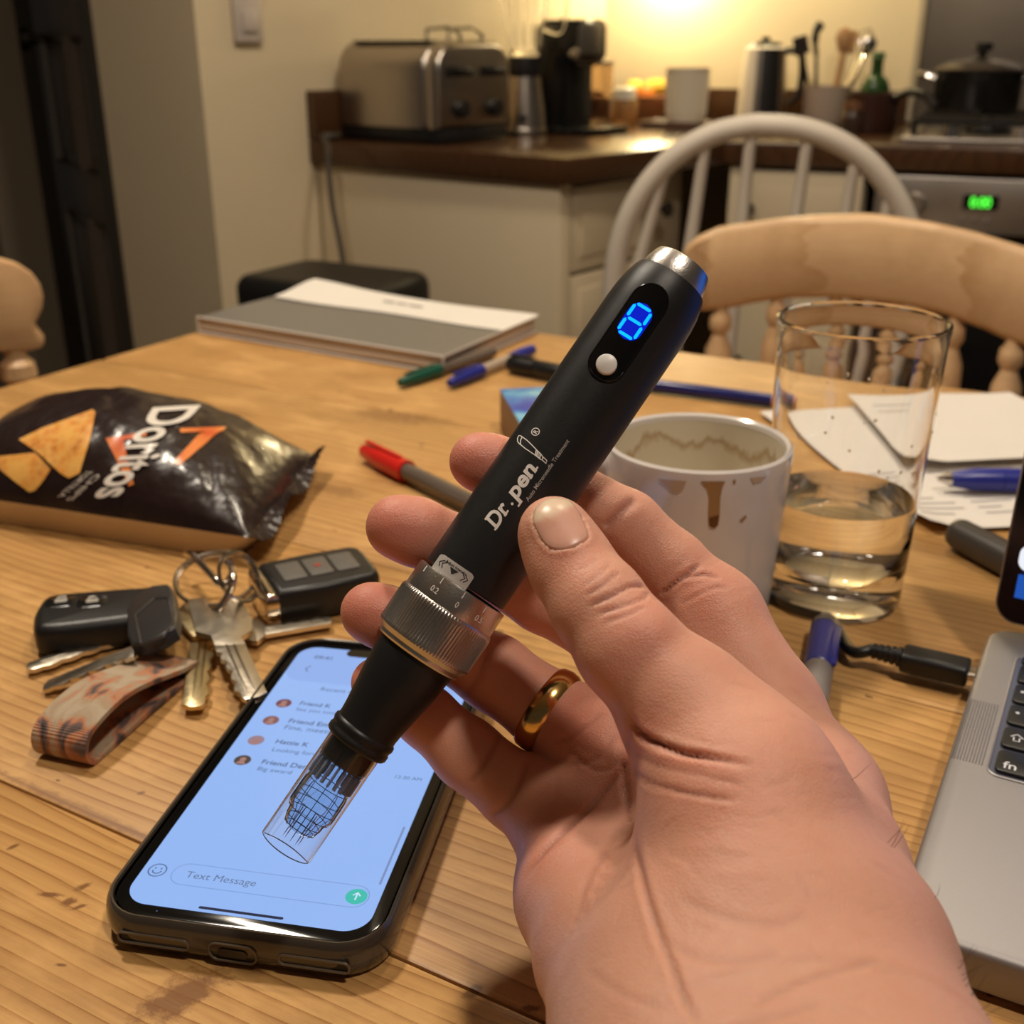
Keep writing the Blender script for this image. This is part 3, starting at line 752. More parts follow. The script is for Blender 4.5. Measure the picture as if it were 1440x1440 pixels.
RIGHT = np.array([1., 0, 0]); FWD = np.array([0, CP, -SP]); UP = np.array([0, SP, CP])
def cam2world(V): return np.array(CAM) + V[:, :1] * RIGHT + V[:, 2:3] * FWD - V[:, 1:2] * UP
HW = cam2world(HVv)

g = NT('skin')
att = g.n('Attribute', attribute_name='tint')
sepc = g.n('SeparateColor'); g.nt.links.new(att.outputs['Color'], sepc.inputs[0])
tc = g.n('TexCoord').outputs['Object']
n1 = g.noise(tc, 55, 4, .6); n2 = g.noise(tc, 330, 3, .6)
base = g.mix(n1, (.66, .305, .208), (.75, .41, .29))
base = g.mix(g.math('MULTIPLY', n2, .25), base, (.56, .25, .17))
base = g.mix(sepc.outputs['Red'], base, (.60, .185, .130))
base = g.mix(g.math('MULTIPLY', sepc.outputs['Green'], .55), base, (.36, .12, .08))
base = g.mix(g.math('MULTIPLY', sepc.outputs['Blue'], .55), base, (.42, .235, .15))  # duller wrist skin, also darkened by colour in place of shade
g.link(base, 'Base Color')
g.b.inputs['Subsurface Weight'].default_value = .55; g.b.inputs['Subsurface Radius'].default_value = (1, .32, .18); g.b.inputs['Subsurface Scale'].default_value = .0042
g.link(g.math('ADD', .40, g.math('MULTIPLY', n2, .18)), 'Roughness'); g.b.inputs['Specular IOR Level'].default_value = .42
vo = g.n('TexVoronoi', feature='DISTANCE_TO_EDGE', i_Scale=1100.0); g.nt.links.new(tc, vo.inputs['Vector'])
b1 = g.bump(g.noise(tc, 240, 5, .65), .26, .0009)
b2 = g.bump(g.math('MINIMUM', vo.outputs['Distance'], .25), .30, .0006, b1)
g.link(b2, 'Normal')
SKIN = g.m
HANDBASE = P(1080, 1450, .225)
person = thing('person', 'bare right hand and wrist, palm side showing, thumb and fingers pinching the black pen device', 'person', Matrix.Translation(HANDBASE))
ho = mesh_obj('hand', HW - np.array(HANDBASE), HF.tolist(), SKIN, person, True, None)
ca = ho.data.color_attributes.new('tint', 'FLOAT_COLOR', 'POINT')
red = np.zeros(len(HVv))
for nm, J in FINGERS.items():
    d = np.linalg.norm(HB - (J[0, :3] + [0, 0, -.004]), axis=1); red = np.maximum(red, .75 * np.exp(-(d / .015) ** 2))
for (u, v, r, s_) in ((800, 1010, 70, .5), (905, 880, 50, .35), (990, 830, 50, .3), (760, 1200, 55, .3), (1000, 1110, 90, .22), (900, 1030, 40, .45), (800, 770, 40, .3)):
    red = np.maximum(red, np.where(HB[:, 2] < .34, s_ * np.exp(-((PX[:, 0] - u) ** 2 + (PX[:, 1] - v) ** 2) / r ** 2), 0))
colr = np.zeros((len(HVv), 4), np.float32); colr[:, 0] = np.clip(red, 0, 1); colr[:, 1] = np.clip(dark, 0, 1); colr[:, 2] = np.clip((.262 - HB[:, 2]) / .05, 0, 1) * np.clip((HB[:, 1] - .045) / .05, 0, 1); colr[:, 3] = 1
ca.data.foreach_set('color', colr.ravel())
# thumb nail: a curved plate laid into the nail bed
near = np.argwhere(VIS & (np.hypot(PX[:, 0] - ncen[0], PX[:, 1] - ncen[1]) < 90)).ravel()
def hand_depth(q):
    d = (PX[near, 0] - q[0]) ** 2 + (PX[near, 1] - q[1]) ** 2; w_ = np.exp(-d / 40.)
    if w_.sum() < 1e-6: w_ = (d == d.min()).astype(float)
    return float((HB[near, 2] * w_).sum() / w_.sum()), (HN[near] * w_[:, None]).sum(0) / w_.sum()
NV, NF = [], []; rings = [1.0, .97, .88, .7, .45, .2]
offs = [-.0008, .00022, .00042, .0005, .00055, .00055]
m_ = len(npoly)
for r_, of in zip(rings, offs):
    for p in npoly:
        q = ncen + (p - ncen) * r_; d, nn = hand_depth(q); nn = nn / np.linalg.norm(nn)
        NV.append(np.array([(q[0] - 720) / FPX * d, (q[1] - 720) / FPX * d, d]) + nn * of)
d, nn = hand_depth(ncen); NV.append(np.array([(ncen[0] - 720) / FPX * d, (ncen[1] - 720) / FPX * d, d]) + nn * .00055)
for k in range(len(rings) - 1):
    for i in range(m_): j = (i + 1) % m_; NF.append((k * m_ + i, k * m_ + j, (k + 1) * m_ + j, (k + 1) * m_ + i))
for i in range(m_): NF.append(((len(rings) - 1) * m_ + i, (len(rings) - 1) * m_ + (i + 1) % m_, len(NV) - 1))
g = NT('nail'); att = g.n('Attribute', attribute_name='edge')
g.link(g.mix(att.outputs['Fac'], (.66, .36, .27), (.74, .56, .40)), 'Base Color'); g.b.inputs['Roughness'].default_value = .33
g.b.inputs['Subsurface Weight'].default_value = .4; g.b.inputs['Subsurface Radius'].default_value = (1, .4, .25); g.b.inputs['Subsurface Scale'].default_value = .002
NVa = np.array(NV); no = mesh_obj('thumb_nail', cam2world(NVa) - np.array(HANDBASE), NF, g.m, person, True, None)
no['label'] = 'pinkish thumb nail with a pale free edge'
fa = no.data.attributes.new('edge', 'FLOAT', 'POINT')
pvx = np.stack([720 + FPX * NVa[:, 0] / NVa[:, 2], 720 + FPX * NVa[:, 1] / NVa[:, 2]], 1)
tipd = (pvx - ncen) @ np.array([-.42, -.91])
fa.data.foreach_set('value', np.clip((tipd - 14) / 6, 0, 1).astype(np.float32))
# a few dark hairs on the outer wrist
hm = mat('arm_hair', (.05, .03, .02), .5)
hb = MB(); cand = np.argwhere((PX[:, 0] > 1180) & (PX[:, 1] > 1090) & (PX[:, 1] < 1440) & (np.abs(np.sum(HN * HVv, 1)) < .04) & VIS).ravel()
rg = np.random.RandomState(5)
for i in rg.choice(cand, 14, replace=False):
    p = HVv[i]; nn = HN[i]; L = rg.uniform(.002, .0045); t = np.array([.25, -.55, 0]) + rg.normal(0, .35, 3)
    pts = [p + nn * L * (a * .55) + t * L * a * a for a in (0, .35, .7, 1.0)]
    pts = [Vector(q) for q in (cam2world(np.array(pts)) - np.array(HANDBASE))]
    hb.tube(pts, [.00006, .00006, .00005, .00002], 4)
hh = hb.build('arm_hair', hm, person); hh['kind'] = 'stuff'

# ---------------------------------------------------------------- wedding ring on the ring finger
A = FINGERS['ring'][4]; B = FINGERS['ring'][3]
cA = Vector(cam2world(A[None, :3])[0]); cB = Vector(cam2world(B[None, :3])[0]); ax = (cA - cB).normalized()
rc = cA + ax * .0012
GOLD = mat('gold', (.75, .50, .18), .17, 1.0)
def ring_radius(an, xd, yd):       # follow the finger so the band sits on the skin
    return .0114
Mr = frame(rc, Vector((0, 0, 1)).cross(ax), ax)
gr = thing('wedding_ring', 'plain gold band worn on the ring finger of the hand', 'ring', Mr)
prof = [(.0109, -.0031), (.0117, -.0030), (.0123, -.0020), (.01250, 0), (.0123, .0020), (.0117, .0030), (.0109, .0031), (.0108, 0)]
MB().lathe(prof + prof[:1], 64).build('band', GOLD, gr)
# ================================================================ the pen device
PU = .5626, -.8267
tipP = P(403.5, 1189, .283); topP = P(964.5, 366, .2925)
PENL = (topP - tipP).length; pax = (topP - tipP).normalized()
def penz(w):                       # position along the axis (px from the tip in the photograph, 0..995) -> metres
    c = (403.5 + PU[0] * w, 1189 + PU[1] * w); k = w / 995.6
    d0, d1 = .283, .2925; t = k * d0 / (d1 + k * (d0 - d1)) if False else k
    # perspective-correct along the segment
    t = k * d0 / (k * d0 + (1 - k) * d1)
    return t * PENL
mid = tipP.lerp(topP, .5); toc = (CAM - mid).normalized()
yx = pax.cross(toc).normalized()   # sideways; x axis of the pen looks at the camera
xx = yx.cross(pax).normalized()
PM = Matrix((xx, yx, pax)).transposed().to_4x4(); PM.translation = tipP
PR = .01165
pen = thing('microneedling_pen', 'matt black pen device with blue lit digit and clear needle tip held in hand', 'beauty device', PM)
def rpx(r, w): return r / FPX * (.283 + .0095 * w / 995) * .985
BLACK = mat('pen_black_anodised', (.012, .012, .0125), .40, .0, .5, bump=.10, bscale=5200, rvar=.06, vscale=900)
GLOSSB = mat('pen_gloss_black', (.004, .004, .005), .10)
STEEL = mat('pen_satin_steel', (.62, .59, .55), .30, 1.0, bump=.08, bscale=1500)
WHITE = mat('print_white', (.80, .76, .72), .5)
def Z(l): return [(rpx(r, w), penz(w)) for (r, w) in l]
MB().lathe([(0, penz(445))] + Z([(63, 444), (65, 446), (65.2, 700), (65, 895), (64, 915), (61.5, 934), (57.5, 950), (54.5, 957)]) + [(0, penz(957))], 96).build('barrel', BLACK, pen)
MB().lathe([(0, penz(955))] + Z([(50, 956), (50, 958), (49, 970), (44.5, 984), (43, 987.5)]) + Z([(41, 988.5), (0, 988.5)]), 96).build('end_cap', STEEL, pen)
# knurled setting collar
KN = 92
kv, kf = [], []
prof = [(62, 327, 0), (65, 326, 0), (67.5, 329, 0), (67.5, 334, 0), (70, 337, 0), (74, 341, 0), (75.2, 345, .4), (75.2, 349, 1), (75.4, 392, 1), (75.2, 398, .4), (73.5, 402, 0), (71.6, 403.5, 0), (71.8, 405, 0), (71.6, 436, 0), (70.8, 439, 0), (64, 440, 0)]
seg = KN * 4
for (r, w_, k) in prof:
    for i in range(seg):
        a = 2 * math.pi * i / seg; rr = rpx(r, w_) - (.00055 * k * (1 if i % 4 in (2, 3) else 0))
        kv.append((rr * math.cos(a), rr * math.sin(a), penz(w_)))
for a in range(len(prof) - 1):
    for i in range(seg): j = (i + 1) % seg; kf.append((a * seg + i, a * seg + j, (a + 1) * seg + j, (a + 1) * seg + i))
o = mesh_obj('adjustment_collar', kv, kf, STEEL, pen, True, 30); o['label'] = 'knurled satin steel setting collar'
collar = o
RUB = mat('pen_rubber_black', (.010, .010, .0105), .42)
MB().lathe([(0, penz(330))] + Z([(60, 330), (60, 322), (58.5, 300), (55, 270), (50.5, 240), (47.5, 220), (46, 204), (46.2, 199), (49, 196), (49.4, 191), (47.6, 187), (47.4, 184), (49, 181), (48.8, 175), (46.5, 172), (40, 172), (40, 190)]) + [(0, penz(190))], 80).build('nose_cone', RUB, pen)
# display window: gloss black capsule wrapped on the barrel
def bar(dx, w, h=.0):               # dx px sideways in the photograph (right positive), w px along, h above the barrel
    r = rpx(65.1, w) + h; a = math.asin(max(-.99, min(.99, dx / 65.1)))
    return Vector((r * math.cos(a), r * SGN * math.sin(a), penz(w)))
SGN = 1.0
_q = PM @ Vector((0, .01, .08)); _q0 = PM @ Vector((0, 0, .08))
if px(_q)[0] < px(_q0)[0]: SGN = -1.0
def capsule_grid(cx, w0, w1, hw, n=18):
    pts = []
    for i in range(n + 1): a = math.pi * i / n; pts.append((cx + hw * math.cos(a), w1 - hw + hw * math.sin(a)))
    for i in range(n + 1): a = math.pi + math.pi * i / n; pts.append((cx + hw * math.cos(a), w0 + hw + hw * math.sin(a)))
    return pts
def poly2d(pts): return list(pts), [tuple(range(len(pts)))]
def strips(cx, w0, w1, hw, m=14, n=26):      # clean grid for a capsule
    V, F = [], []
    for i in range(n + 1):
        w_ = w0 + (w1 - w0) * i / n; e = min(w_ - w0, w1 - w_)
        x = hw if e >= hw else math.sqrt(max(0, hw * hw - (hw - e) ** 2))
        for k in range(m + 1): V.append((cx + x * (2 * k / m - 1), w_))
    for i in range(n):
        for k in range(m): a = i * (m + 1) + k; F.append((a, a + 1, a + m + 2, a + m + 1))
    return V, F
rim = capsule_grid(-9, 776, 926, 25)
wn = decal('display_window', strips(-9, 776, 926, 24.5, 16, 60), lambda x, y: bar(x, y, .00022), GLOSSB, pen)
wr = MB().tube([bar(x, y, .00012) for (x, y) in rim], .00028, 6, True).build('window_rim', GLOSSB, wn)
LED = mat('led_blue', (.0, .01, .05), .3, emit=(.0, .20, 1.0), es=3.0)
GLOW = mat('led_halo', (.0, .002, .03), .25, emit=(.0, .012, .55), es=1.0)  # emissive blue patch imitating the bloom around the lit digit
dg = decal('digit_halo', strips(-10, 840, 896, 17, 8, 24), lambda x, y: bar(x, y, .00026), GLOW, wn)
def seg8(cx, cw, W, H, t):
    def hexa(x0, y0, x1, y1):
        d = Vector((x1 - x0, y1 - y0)); L = d.length; d /= L; n = Vector((-d.y, d.x)) * t / 2; a = Vector((x0, y0)); b = Vector((x1, y1)); c = d * t / 2
        return [tuple(p) for p in (a, a + c + n, b - c + n, b, b - c - n, a + c - n)]
    x0, x1 = cx - W / 2, cx + W / 2; ys = (cw - H / 2, cw, cw + H / 2); gp = 1.6
    L = [hexa(x0 + gp, y, x1 - gp, y) for y in ys] + [hexa(x, ys[k] + gp, x, ys[k + 1] - gp) for x in (x0, x1) for k in (0, 1)]
    return L
for hx in seg8(-10.5, 868, 25, 45, 4.4):
    decal('digit_segment', poly2d(hx), lambda x, y: bar(x, y, .00034), LED, wn, 4)
btn = MB()
c = bar(-9, 798, 0); nb = Vector((c.x, c.y, 0)).normalized()
Mb = frame(c, Vector((0, 0, 1)), nb)
btn.lathe([(0, 0)] + [(.00262, 0), (.00262, .0008), (.0025, .00125), (.0021, .0015), (0, .00155)], 40, Mb)
bo = btn.build('power_button', mat('button_white', (.78, .75, .71), .35), pen); bo['label'] = 'round white push button'
# print on the barrel
pr = lambda h=.00006: (lambda x, y: bar(x, y, h))
def along(VF, w0, x0):              # text running up the barrel with its top to the left
    V = [(x0 - y, w0 + x) for (x, y) in VF[0]]; return V, VF[1]
def word_serif(txt, size, bold):
    return text2d(txt, size, bold, .18)
D = word_serif('Dr', 30, .028); xs = [x for x, y in D[0]]; wD = max(xs) - min(xs)
Pn = word_serif('pen', 30, .030); xs2 = [x for x, y in Pn[0]]; wP = max(xs2) - min(xs2)
serifs = []
D = xf2d(D, 1, -min(xs)); Pn = xf2d(Pn, 1, -min(xs2))
D = ([(x * 35 / wD, y) for x, y in D[0]], D[1]); Pn = ([(x * 53 / wP, y) for x, y in Pn[0]], Pn[1])
dot = poly2d([(40.5 + 2.0 * math.cos(a * .785), 1.6 + 2.0 * math.sin(a * .785)) for a in range(8)])
def slab(x, y, w_): return poly2d([(x, y), (x + w_, y), (x + w_ + .5, y + 2.6), (x + .5, y + 2.6)])
ser = [slab(-2.5, -.2, 8), slab(2.0, 18.9, 7), slab(20.5, -.2, 9.5), slab(41.5, -8.4, 9.5), slab(81.5, -.2, 7), slab(93, -.2, 8)]
VF = join2d(D, xf2d(Pn, 1, 46), dot, *ser)
decal('logo_lettering', along(VF, 531, -7), pr(), WHITE, pen, 6)['label'] = 'white heavy slanted lettering'
GREY = mat('print_grey', (.42, .40, .38), .5)
tx = text2d('Auto Microneedle Treatment', 8, .01, .1); xs = [x for x, y in tx[0]]; tx = ([(x * 99 / max(xs), y) for x, y in tx[0]], tx[1])
decal('small_lettering', along(tx, 586, 8), pr(), GREY, pen, 5)
# outlined pen emblem and registered mark
em = []
def L(pts, w_=1.3, cl=False): em.append(stroke2d(pts, w_, cl))
def emb(t, s): return (-54 + 52 * t - 2 * s * .2, 652 - 8 * t + s)     # little pen laid across the barrel
def E(l): return [emb(t, s) for (t, s) in l]
L(E([(.02, -4.0), (0, 0), (.02, 4.0), (.08, 5.2), (.30, 5.4), (.52, 4.2), (.66, 3.4), (.78, 3.2), (.86, 2.0), (1, 2.0), (1, -2.0), (.86, -2.0), (.78, -3.2), (.66, -3.4), (.52, -4.2), (.30, -5.4), (.08, -5.2)]), 1.3, True)
L(E([(.13, -5.2), (.10, 0), (.13, 5.2)])); L(E([(.62, -3.5), (.62, 3.5)])); L(E([(.67, -3.4), (.67, 3.4)])); L(E([(.78, -3.2), (.78, 3.2)])); L(E([(.86, -2), (.86, 2)]))
for q in (-2.2, -.7, .8, 2.3): L(E([(.62, q), (.78, q)]), .7)
cr = [(-38 + 5.2 * math.cos(a * .3927), 671 + 5.2 * math.sin(a * .3927)) for a in range(16)]
L(cr, 1.2, True)
em.append(along(xf2d(text2d('R', 8, .02), 1, -2.6, -2.9), 671, -38))
decal('emblem_print', join2d(*em), pr(.00007), WHITE, pen, 5)
# silver arrow plate above the collar
SILV = mat('label_silver', (.66, .62, .58), .45, .55)
PLD = mat('label_black', (.02, .018, .018), .5)
def rr2(x0, x1, y0, y1, r): return rrect(x1 - x0, y1 - y0, r, 5, (x0 + x1) / 2, (y0 + y1) / 2)
def gridrect(x0, x1, y0, y1, r, m=20, n=10):
    V, F = [], []
    for j in range(n + 1):
        y = y0 + (y1 - y0) * j / n; e = y1 - y; dx = r - math.sqrt(max(0, r * r - (r - e) ** 2)) if e < r else 0
        for i in range(m + 1): V.append((x0 + dx + (x1 - x0 - 2 * dx) * i / m, y))
    for j in range(n):
        for i in range(m): a = j * (m + 1) + i; F.append((a, a + 1, a + m + 2, a + m + 1))
    return V, F
lp = decal('arrow_plate', gridrect(-51, 5, 440, 463, 5), pr(.00018), SILV, pen); lp['label'] = 'small silver plate with black arrows'
prn = [poly2d([(-30, 454.5), (-23, 446.5), (-16, 454.5)])]
for k in (0, 4.5):
    prn.append(stroke2d([(-40 + k, 457.5), (-46 + k, 452), (-43 + k, 446.5)], 1.4)); prn.append(stroke2d([(-7 - k, 457.5), (0 - k, 452), (-4 - k, 446.5)], 1.4))
t2 = text2d('Adjust Intensity', 5.4, .02); xs = [x for x, y in t2[0]]
prn.append(([(-39 + x * 33 / max(xs), 456 + y) for x, y in t2[0]], t2[1]))
decal('plate_print', join2d(*prn), pr(.00024), PLD, lp, 4)
# scale on the collar
def col_(x, y, h=.00005):
    r = rpx(71.75, y) + h; a = math.asin(max(-.99, min(.99, x / 71.75))); return Vector((r * math.cos(a), SGN * r * math.sin(a), penz(y)))
ENG = mat('engraved_pale', (.80, .77, .72), .5)
sc_l = [poly2d([(x - .7, 428), (x + .7, 428), (x + .5, 437), (x - .5, 437)]) for x in (-58, -29, 7, 42)]
for (t, x) in (('0.2', -36), ('0', 4.5), ('0.5', 37)):
    q = text2d(t, 12, .0); sc_l.append(([(x + a * .78, 413 + b) for a, b in q[0]], q[1]))
decal('scale_print', join2d(*sc_l), col_, ENG, collar, 4)
# clear cartridge
CLEAR = mat('clear_plastic', (1, 1, 1), .02, trans=1, ior=1.42)
CLEAR2 = mat('clear_plastic_inner', (.56, .68, .80), .10, trans=1, ior=1.06)
SMOKE = mat('smoked_plastic', (.035, .032, .03), .14)
tube = MB(); ro = 41.0; ri = 38.4
tube.lathe(Z([(ro, 0), (ro, 166), (ro - .5, 171), (ri, 171), (ri, 0.0)]) + Z([(ri + .6, -.9), (ro - .6, -.9), (ro, 0)]), 72)
tube.build('cartridge_tube', CLEAR, pen)['label'] = 'clear plastic needle cartridge tube'
MB().lathe([(0, penz(176))] + Z([(37.9, 176), (37.9, 143), (36.5, 141), (30, 140)]) + [(0, penz(140))], 48).build('cartridge_coupling', SMOKE, pen)
MB().tube([(rpx(40, 0) * math.cos(a * .1309), rpx(40, 0) * math.sin(a * .1309), penz(-.6)) for a in range(48)], .00016, 6, True).build('tube_rim_refraction', mat('rim_refraction_dark', (.16, .16, .18), .15, trans=.4), pen)  # added dark ring that paints the refraction along the clear rim
md = MB()                           # inner needle module: ribbed crown, drum and domed nose
md.lathe([(0, penz(139.5))] + Z([(36.5, 139.5), (37, 138), (36.5, 136), (31, 135), (30.5, 133), (30.5, 112), (33, 109), (33, 104), (35, 100), (35, 62), (33, 58), (29, 54), (28, 46), (25, 36), (18, 30), (10, 28), (0, 28)]), 48)
mo = md.build('needle_module', CLEAR2, pen)
rb = MB()
for i in range(20):
    a = 2 * math.pi * i / 20; r = rpx(32.5, 120)
    rb.box((.0012, .0007, penz(138) - penz(108)), (0, 0, (penz(138) + penz(108)) / 2), .0001, 1, Matrix.Rotation(a, 4, 'Z') @ Matrix.Translation((r, 0, 0)))
rb.build('module_ribs', mat('frosted_plastic', (.42, .48, .60), .25, trans=.45, ior=1.3), mo)
hp = MB()
for w_, r in ((104, 33.4), (84, 35.3), (70, 35.3), (56, 32), (44, 27.5), (34, 24)):
    hp.tube([(rpx(r, w_) * math.cos(a * .1963), rpx(r, w_) * math.sin(a * .1963), penz(w_)) for a in range(32)], .00010, 5, True)
for i in range(10):
    a = 2 * math.pi * i / 10
    hp.tube([(rpx(r, w_) * math.cos(a), rpx(r, w_) * math.sin(a), penz(w_)) for (r, w_) in ((33.4, 104), (35.4, 98), (35.4, 64), (29.5, 54), (28.2, 46), (25, 36), (18, 30))], .00009, 4)
hp.build('module_edges', mat('edge_dark_plastic', (.05, .06, .075), .3), mo)
nd = MB()
for (x, y) in [(0, 0), (1, 0), (-1, 0), (0, 1), (0, -1), (.7, .7), (-.7, .7), (.7, -.7), (-.7, -.7)]:
    nd.tube([(x * .0022, y * .0022, penz(60)), (x * .0022, y * .0022, penz(22)), (x * .0022, y * .0022, penz(13))], [.00012, .00012, .00002], 5)
nn_ = nd.build('needle', mat('needle_steel', (.35, .37, .40), .3, 1.0), mo); nn_['kind'] = 'stuff'
# ================================================================ smartphone
dl = Vector((math.sin(math.radians(10.5)), math.cos(math.radians(10.5)), 0)); wl = Vector((dl.y, -dl.x, 0))
ZS = .0108
L1 = G(177.5, 1254, ZS); b1 = G(193, 1270, ZS); R1 = G(528, 1280, ZS)
SW = (R1 - L1).dot(wl); SO = L1 + dl * ((b1 - L1).dot(dl)); SLn = (G(455, 911, ZS) - b1).dot(dl)
ph = thing('smartphone', 'smartphone in a smoky clear bumper case, chat list lit on screen', 'phone', frame((SO.x, SO.y, T), wl))
def sp_(u, v): q = G(u, v, ZS) - SO; return q.dot(wl), q.dot(dl)
CX, CY = SW / 2, SLn / 2
CASE = mat('case_smoky', (.050, .040, .030), .16, spec=.6, coat=.3)
BEZ = mat('bezel_black', (.004, .004, .004), .08)
def ring_prism(oo, oi, z0, z1, b=.0006):
    n = len(oo); V = []; F = []
    for (pl, z, k) in ((oo, z0, 0), (oo, z1, 0), (oi, z1, 0), (oi, z0, 0)): V += [(p[0], p[1], z) for p in pl]
    for a in range(4):
        for i in range(n): j = (i + 1) % n; F.append((a * n + i, a * n + j, ((a + 1) % 4) * n + j, ((a + 1) % 4) * n + i))
    return MB().add(V, F)
BW, BL = SW + .0072, SLn + .0085
rad = .0118
cs = MB()                                        # bumper: bulging wall built from stacked rounded outlines
lay = [(-.0016, 0), (0, .0012), (.0010, .004), (.0012, .006), (.0008, .009), (0, .0112), (-.0007, .0119), (-.0013, .0117), (-.0016, .0108)]
V, F = [], []; nn_ = None
for (d_, z) in lay:
    o = rrect(BW + .0042 + 2 * d_, BL + .0042 + 2 * d_, rad + .0021 + d_, 8, CX, CY); nn_ = len(o); V += [(p[0], p[1], z) for p in o]
for a in range(len(lay) - 1):
    for i in range(nn_): j = (i + 1) % nn_; F.append((a * nn_ + i, a * nn_ + j, (a + 1) * nn_ + j, (a + 1) * nn_ + i))
F.append(tuple(reversed(range(nn_))))
case_o = mesh_obj('case', V, F, CASE, ph, True, 45); case_o['label'] = 'smoky translucent bumper case'
MB().prism(rrect(BW, BL, rad, 8, CX, CY), .0012, .01065, .0006).build('phone_body', BEZ, ph)
SCR = mat('screen_blue_white', (.02, .02, .02), .12, emit=(.285, .47, .90), es=.98)
scr = MB().add([(p[0], p[1], ZS) for p in rrect(SW, SLn, .0075, 10, CX, CY)], [tuple(range(44))]).build('screen', SCR, ph, False)
def flat2(name, VF, m, par, z=.00005): return decal(name, VF, lambda x, y: Vector((x, y, ZS + z)), m, par)
def em(name, c): return mat(name, (.01, .01, .01), .2, emit=c, es=1)
TXT = em('text_grey', (.085, .14, .27)); TXD = em('text_dark', (.05, .08, .17)); FNT = em('line_faint', (.20, .33, .66)); TEAL = em('teal', (.04, .50, .42)); PALE = em('pale', (.60, .78, .95)); NAV = em('navy', (.008, .014, .05)); PANEL = em('panel', (.26, .42, .83))
def stext(name, t, pa, pb, m, bold=0, hk=None):
    a = Vector(sp_(*pa)); b = Vector(sp_(*pb)); vf = text2d(t, .004, bold); w_ = max(x for x, y in vf[0]); s_ = (b - a).length / w_
    flat2(name, xf2d(vf, s_, a.x, a.y, math.atan2((b - a).y, (b - a).x) * .35), m, scr)
# header panel and list
ny = sp_(450, 960)[1]
flat2('header_panel', poly2d([(p[0], p[1]) for p in rrect(SW, SLn - ny, .0074, 8, CX, (SLn + ny) / 2)]), PANEL, scr, .00002)
flat2('notch', poly2d(rrect(.034, .0056, .0027, 6, CX, SLn - .0022)), BEZ, scr, .00012)
a = Vector(sp_(430, 940)); flat2('back_arrow', stroke2d([a + Vector((.0014, .0022)), a, a + Vector((.0014, -.0022))], .0005), TXT, scr)
stext('status_text', '09:41', (441, 926), (466, 928), TXT, .02)
stext('date_text', 'Recent chats', (449, 971), (515, 978), TXT)
for (t1, t2, av, p, q, p2, q2, c) in (
    ('Friend K', 'See you tonight', (399, 989), (420, 991), (464, 996), (415, 999), (484, 1007), (.16, .05, .07)),
    ('Friend Emma', 'Fine, meeting', (381, 1013), (404, 1016), (478, 1026), (398, 1025), (476, 1034), (.22, .09, .09)),
    ('Hattie K', 'Looking forward', (360, 1041), (386, 1045), (432, 1051), (381, 1056), (462, 1066), (.30, .20, .26)),
    ('Friend Dem', 'Big award', (341, 1069), (366, 1074), (434, 1083), (360, 1083), (408, 1090), (.07, .05, .04))):
    cx_, cy_ = sp_(*av)
    flat2('contact_picture', poly2d([(cx_ + .00285 * math.cos(i * .2618), cy_ + .00285 * math.sin(i * .2618)) for i in range(24)]), em('picture_' + t1.replace(' ', '_').lower(), c), scr, .00004)
    flat2('contact_face', join2d(poly2d([(cx_ + .0011 * math.cos(i * .5236), cy_ + .0004 + .0013 * math.sin(i * .5236)) for i in range(12)]), poly2d([(cx_ - .0018, cy_ - .0022), (cx_ + .0018, cy_ - .0022), (cx_ + .001, cy_ - .0007), (cx_ - .001, cy_ - .0007)])), em('face_' + t1.replace(' ', '_').lower(), (.36, .19, .17)), scr, .00006)
    stext('contact_name', t1, p, q, TXD, .01); stext('message_preview', t2, p2, q2, TXT)
stext('time_text', '12:30 AM', (553, 1094), (592, 1099), TXT)
# message bar
L_, R_ = sp_(242, 1228), sp_(519, 1262); mb_y = (L_[1] + R_[1]) / 2; hh = .0088
pill = rrect(R_[0] - L_[0], hh, hh / 2 - .0001, 8, (L_[0] + R_[0]) / 2, mb_y)
flat2('message_box_outline', stroke2d(pill, .00032, True), FNT, scr)
a = Vector(sp_(257, 1237)); b = Vector(sp_(356, 1250)); vf = text2d('Text Message', .0046); k = (b - a).length / max(x for x, y in vf[0])
flat2('message_prompt', xf2d(vf, k, a.x, mb_y - .0013), em('prompt_grey', (.12, .18, .33)), scr)
c = Vector(sp_(222, 1223)); rr_ = .0026
flat2('smiley', join2d(stroke2d([(c.x + rr_ * math.cos(i * .314), mb_y + .0001 + rr_ * math.sin(i * .314)) for i in range(20)], .0004, True), stroke2d([(c.x + .0013 * math.cos(math.pi + i * .4488), mb_y + .0013 * math.sin(math.pi + i * .4488)) for i in range(8)], .0004), poly2d(rrect(.0005, .0007, .0002, 2, c.x - .0009, mb_y + .0009)), poly2d(rrect(.0005, .0007, .0002, 2, c.x + .0009, mb_y + .0009))), TXT, scr)
c = Vector(sp_(498, 1268)); cyy = mb_y
flat2('send_button', poly2d([(c.x + .0031 * math.cos(i * .1963), cyy + .0031 * math.sin(i * .1963)) for i in range(32)]), TEAL, scr, .00006)
flat2('send_arrow', join2d(stroke2d([(c.x, cyy - .0015), (c.x, cyy + .0014)], .00045), stroke2d([(c.x - .0011, cyy + .0003), (c.x, cyy + .0015), (c.x + .0011, cyy + .0003)], .00045)), PALE, scr, .00009)
a = Vector(sp_(280, 1275)); b = Vector(sp_(398, 1293))
flat2('home_bar', poly2d(rrect((b - a).length, .0010, .00049, 4, (a.x + b.x) / 2, (a.y + b.y) / 2)), NAV, scr, .00006)
a = Vector(sp_(540, 1245)); b = Vector(sp_(571, 1163))
